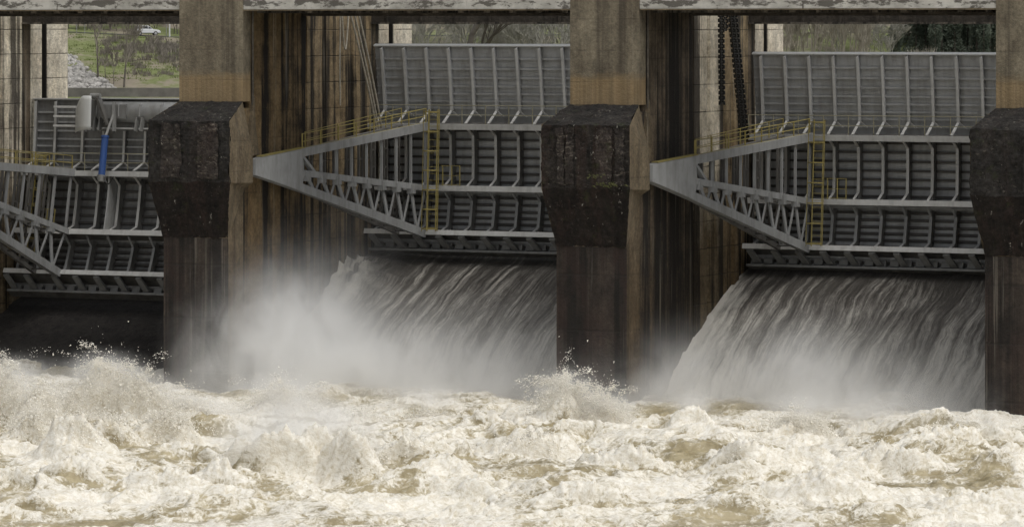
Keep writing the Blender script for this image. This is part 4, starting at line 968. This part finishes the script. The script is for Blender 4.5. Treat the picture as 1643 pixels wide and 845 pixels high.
# conifers
def conifer(seed, h, r):
    rnd = random.Random(seed); tr, cr = MB(), []
    tr.tube((0, 0, -0.5), (0, 0, h * 0.95), 0.22, 0.03, 7)
    fc = []; n = 0
    for k in range(2600):
        t_ = rnd.random() ** 0.8; z = h * (0.08 + 0.92 * t_); rr = r * (1 - t_) ** 0.8 * (0.35 + 0.65 * math.sqrt(rnd.random())) * (0.75 + 0.35 * math.sin(9 * t_ + seed))
        a = rnd.random() * 6.28; p = Vector((rr * math.cos(a), rr * math.sin(a), z - 0.12 * rr)); s = rnd.uniform(0.12, 0.30)
        d = Vector((math.cos(a), math.sin(a), rnd.gauss(-0.1, 0.5))) * s; q = Vector((rnd.gauss(0, 1), rnd.gauss(0, 1), rnd.gauss(0, 1))) * s * 0.6
        cr += [tuple(p - q), tuple(p + q), tuple(p + d)]; fc.append((n, n + 1, n + 2)); n += 3
    return tr, cr, fc
def needles():
    t = NT('hazy_green_needles'); p = t.pos()
    c = t.mix(t.ramp(t.noise(p, 0.5, 5, 0.6), [(0.35, 0), (0.65, 1)]), (0.10, 0.125, 0.095), (0.20, 0.23, 0.185))  # both greens raised and greyed, distance haze put into them
    a = t.n('ShaderNodeBsdfDiffuse'); b = t.n('ShaderNodeBsdfTranslucent'); x = t.n('ShaderNodeMixShader'); x.inputs[0].default_value = 0.45
    t.put(a.inputs[0], c); t.put(b.inputs[0], c); t.t.links.new(a.outputs[0], x.inputs[1]); t.t.links.new(b.outputs[0], x.inputs[2]); t.t.links.new(x.outputs[0], t.out.inputs['Surface'])
    return t.m
M['needle'] = needles()
gc = 'dark conifers above the right gate'
cl_ = 'dark green conifer on the hillside above the right gate'
cons = []
for k in range(3):
    t = empty('conifer', at(1470 + 50 * k, 676, -1.5)); tag(t, cl_, 'tree', gc); a, b, c = conifer(k + 1, 11 + 2 * k, 3.0)
    a.build('trunk', M['twig2'], t); o = np_mesh('crown', b, np.array(c), M['needle'], False); o.parent = t; cons.append(t)
for k in range(36):
    px = random.uniform(1442, 1625); copy_tree(cons[k % 3], at(1438 + 5.2 * k, random.uniform(671, 688), -2.2), random.uniform(0, 6.28), random.uniform(0.8, 1.25), cl_, gc)
# pampas plumes just behind the right gate
spots = [(at(px, 667), 1.5) for px in (1461, 1466, 1470, 1477, 1487, 1493, 1500, 1506)]
tufts('pampas_grass', 'white feathery plumes peeping over the right gate', spots, flat('plume_white', (0.6, 0.56, 0.48), 0.9), 22, 2.6, 0.35)

# posts by the road
def post(px, v, h, r, mat, label):
    t = empty('marker_post', at(px, v)); tag(t, label, 'post', 'posts along the far road')
    MB().tube((0, 0, -0.3), (0, 0, h), r, n=8).build('shaft', mat, t); MB().tube((0, 0, h), (0, 0, h + 0.08), r * 1.3, n=8).build('cap', mat, t)
wh = flat('white_post_paint', (0.72, 0.72, 0.70), 0.6); gy = flat('grey_post', (0.3, 0.3, 0.29), 0.7)
post(272, 697, 4.0, 0.12, wh, 'tall white post by the far road, beside the car'); post(267, 699, 4.0, 0.05, gy, 'thin grey post next to the white post by the road')
post(123, 693.5, 3.2, 0.05, gy, 'thin grey post at the left end of the far road'); post(136, 693.5, 3.2, 0.05, gy, 'thin grey post second from the left on the road')

# parked car ---------------------------------------------------------
def car():
    paint = flat('white_car_paint', (0.72, 0.73, 0.74), 0.25, 0.05); glass = flat('dark_car_glass', (0.02, 0.022, 0.025), 0.1, 0.1)
    black = flat('black_car_trim', (0.02, 0.02, 0.02), 0.6, 0.1); tyre = flat('tyre_rubber', (0.018, 0.018, 0.018), 0.9, 0.1); rim = flat('alloy', (0.45, 0.45, 0.46), 0.35, 0.1)
    t = empty('parked_car', at(236, 698, 0.12)); tag(t, 'white estate car on the road above the grassy far bank', 'car')
    t.rotation_euler = (0, 0, YAW + R_(14))
    hw = 0.88
    prof_ = [(-2.1, 0.45), (-2.13, 0.85), (-2.02, 1.02), (-1.0, 1.05), (0.75, 1.02), (1.75, 0.88), (2.08, 0.72), (2.12, 0.42), (1.75, 0.30), (-1.8, 0.30)]
    def loft(pr, w0, w1=None):
        m = MB(); n = len(pr); w1 = w1 or [w0] * n
        m.add([(x, -w1[k], z) for k, (x, z) in enumerate(pr)] + [(x, w1[k], z) for k, (x, z) in enumerate(pr)], [tuple(range(n)), tuple(range(2 * n - 1, n - 1, -1))] + [(k, n + k, n + (k + 1) % n, (k + 1) % n) for k in range(n)]); return m
    b = loft(prof_, hw).build('body', paint, t); bv = b.modifiers.new('soft', 'BEVEL'); bv.width = 0.08; bv.segments = 2
    cab = [(-2.0, 1.03), (-1.8, 1.50), (-1.3, 1.60), (0.1, 1.58), (0.85, 1.03)]
    loft(cab, hw, [hw - 0.02, hw - 0.17, hw - 0.2, hw - 0.2, hw - 0.02]).build('cabin', paint, t)
    for s in (-1, 1):
        for xa, xb, xc, xd in ((-1.72, -1.55, -0.85, -0.85), (-0.78, -0.78, 0.02, 0.02), (0.09, 0.09, 0.1, 0.70)):
            m = MB(); y0, y1 = s * (hw - 0.03), s * (hw - 0.165)
            m.add([(xa, y0 + s * 0.012, 1.09), (xd, y0 + s * 0.012, 1.09), (xc, y1 + s * 0.012, 1.50), (xb, y1 + s * 0.012, 1.50)], [(0, 1, 2, 3)]); m.build('side_window', glass, t)
        for x in (-1.32, 1.28):
            wl = empty('wheel', (x, s * 0.80, 0.34)); wl.parent = t
            MB().tube((0, -0.11 * s, 0), (0, 0.11 * s, 0), 0.34, n=20).build('tyre', tyre, wl); MB().tube((0, 0.112 * s, 0), (0, 0.125 * s, 0), 0.21, n=16).build('rim', rim, wl)
        MB().box((2.02, s * 0.62 - 0.16, 0.66), (2.10, s * 0.62 + 0.16, 0.80)).build('headlight', glass, t)
        MB().box((-2.15, s * 0.68 - 0.14, 0.80), (-2.05, s * 0.68 + 0.14, 1.00)).build('tail_light', flat('red_lens', (0.3, 0.02, 0.02), 0.3), t)
        MB().box((-1.7, s * 0.66 - 0.02, 1.61), (0.0, s * 0.66 + 0.02, 1.66)).build('roof_rail', rim, t)
    MB().add([(0.16, -0.62, 1.56), (0.16, 0.62, 1.56), (0.86, 0.78, 1.06), (0.86, -0.78, 1.06)], [(0, 1, 2, 3)]).build('windscreen', glass, t)
    MB().add([(-2.02, -0.72, 1.1), (-2.02, 0.72, 1.1), (-1.86, 0.62, 1.46), (-1.86, -0.62, 1.46)], [(0, 1, 2, 3)]).build('rear_window', glass, t)
    MB().box((-2.17, -0.8, 0.35), (-2.08, 0.8, 0.62)).build('rear_bumper', black, t)
    MB().box((-1.9, -0.885, 0.30), (1.9, 0.885, 0.42)).build('sill_trim', black, t)
car()

# ferns on the ledge of the middle pier's block
def fern(x, z, s, label):
    m = MB()
    for k in range(int(38 * s)):
        a = random.uniform(-math.pi, 0.2); L = random.uniform(0.08, 0.26) * s
        p = Vector((x + random.gauss(0, 0.25 * s), -2.0 - random.random() * 0.08, z + random.gauss(0, 0.05)))
        d = Vector((math.cos(a) * 0.8, -0.7 * random.random(), 0.5 * random.random() + 0.1)).normalized(); e = p + d * L; f = e + Vector((d.x, d.y, -0.6)) * L * 0.6
        wv = Vector((0.03, 0, 0.02))
        m.add([p, e - wv, e + wv, f], [(0, 1, 2), (1, 3, 2)])
    t = m.build('fern', flat('fern_green', (0.105, 0.11, 0.04), 0.9)); tag(t, label, 'plant', 'ferns on the middle pier')
fern(2.55, 9.42, 1.0, 'largest green fern on the dark block of the middle pier'); fern(1.95, 9.75, 0.55, 'small green fern up beside the groove of the middle pier block')
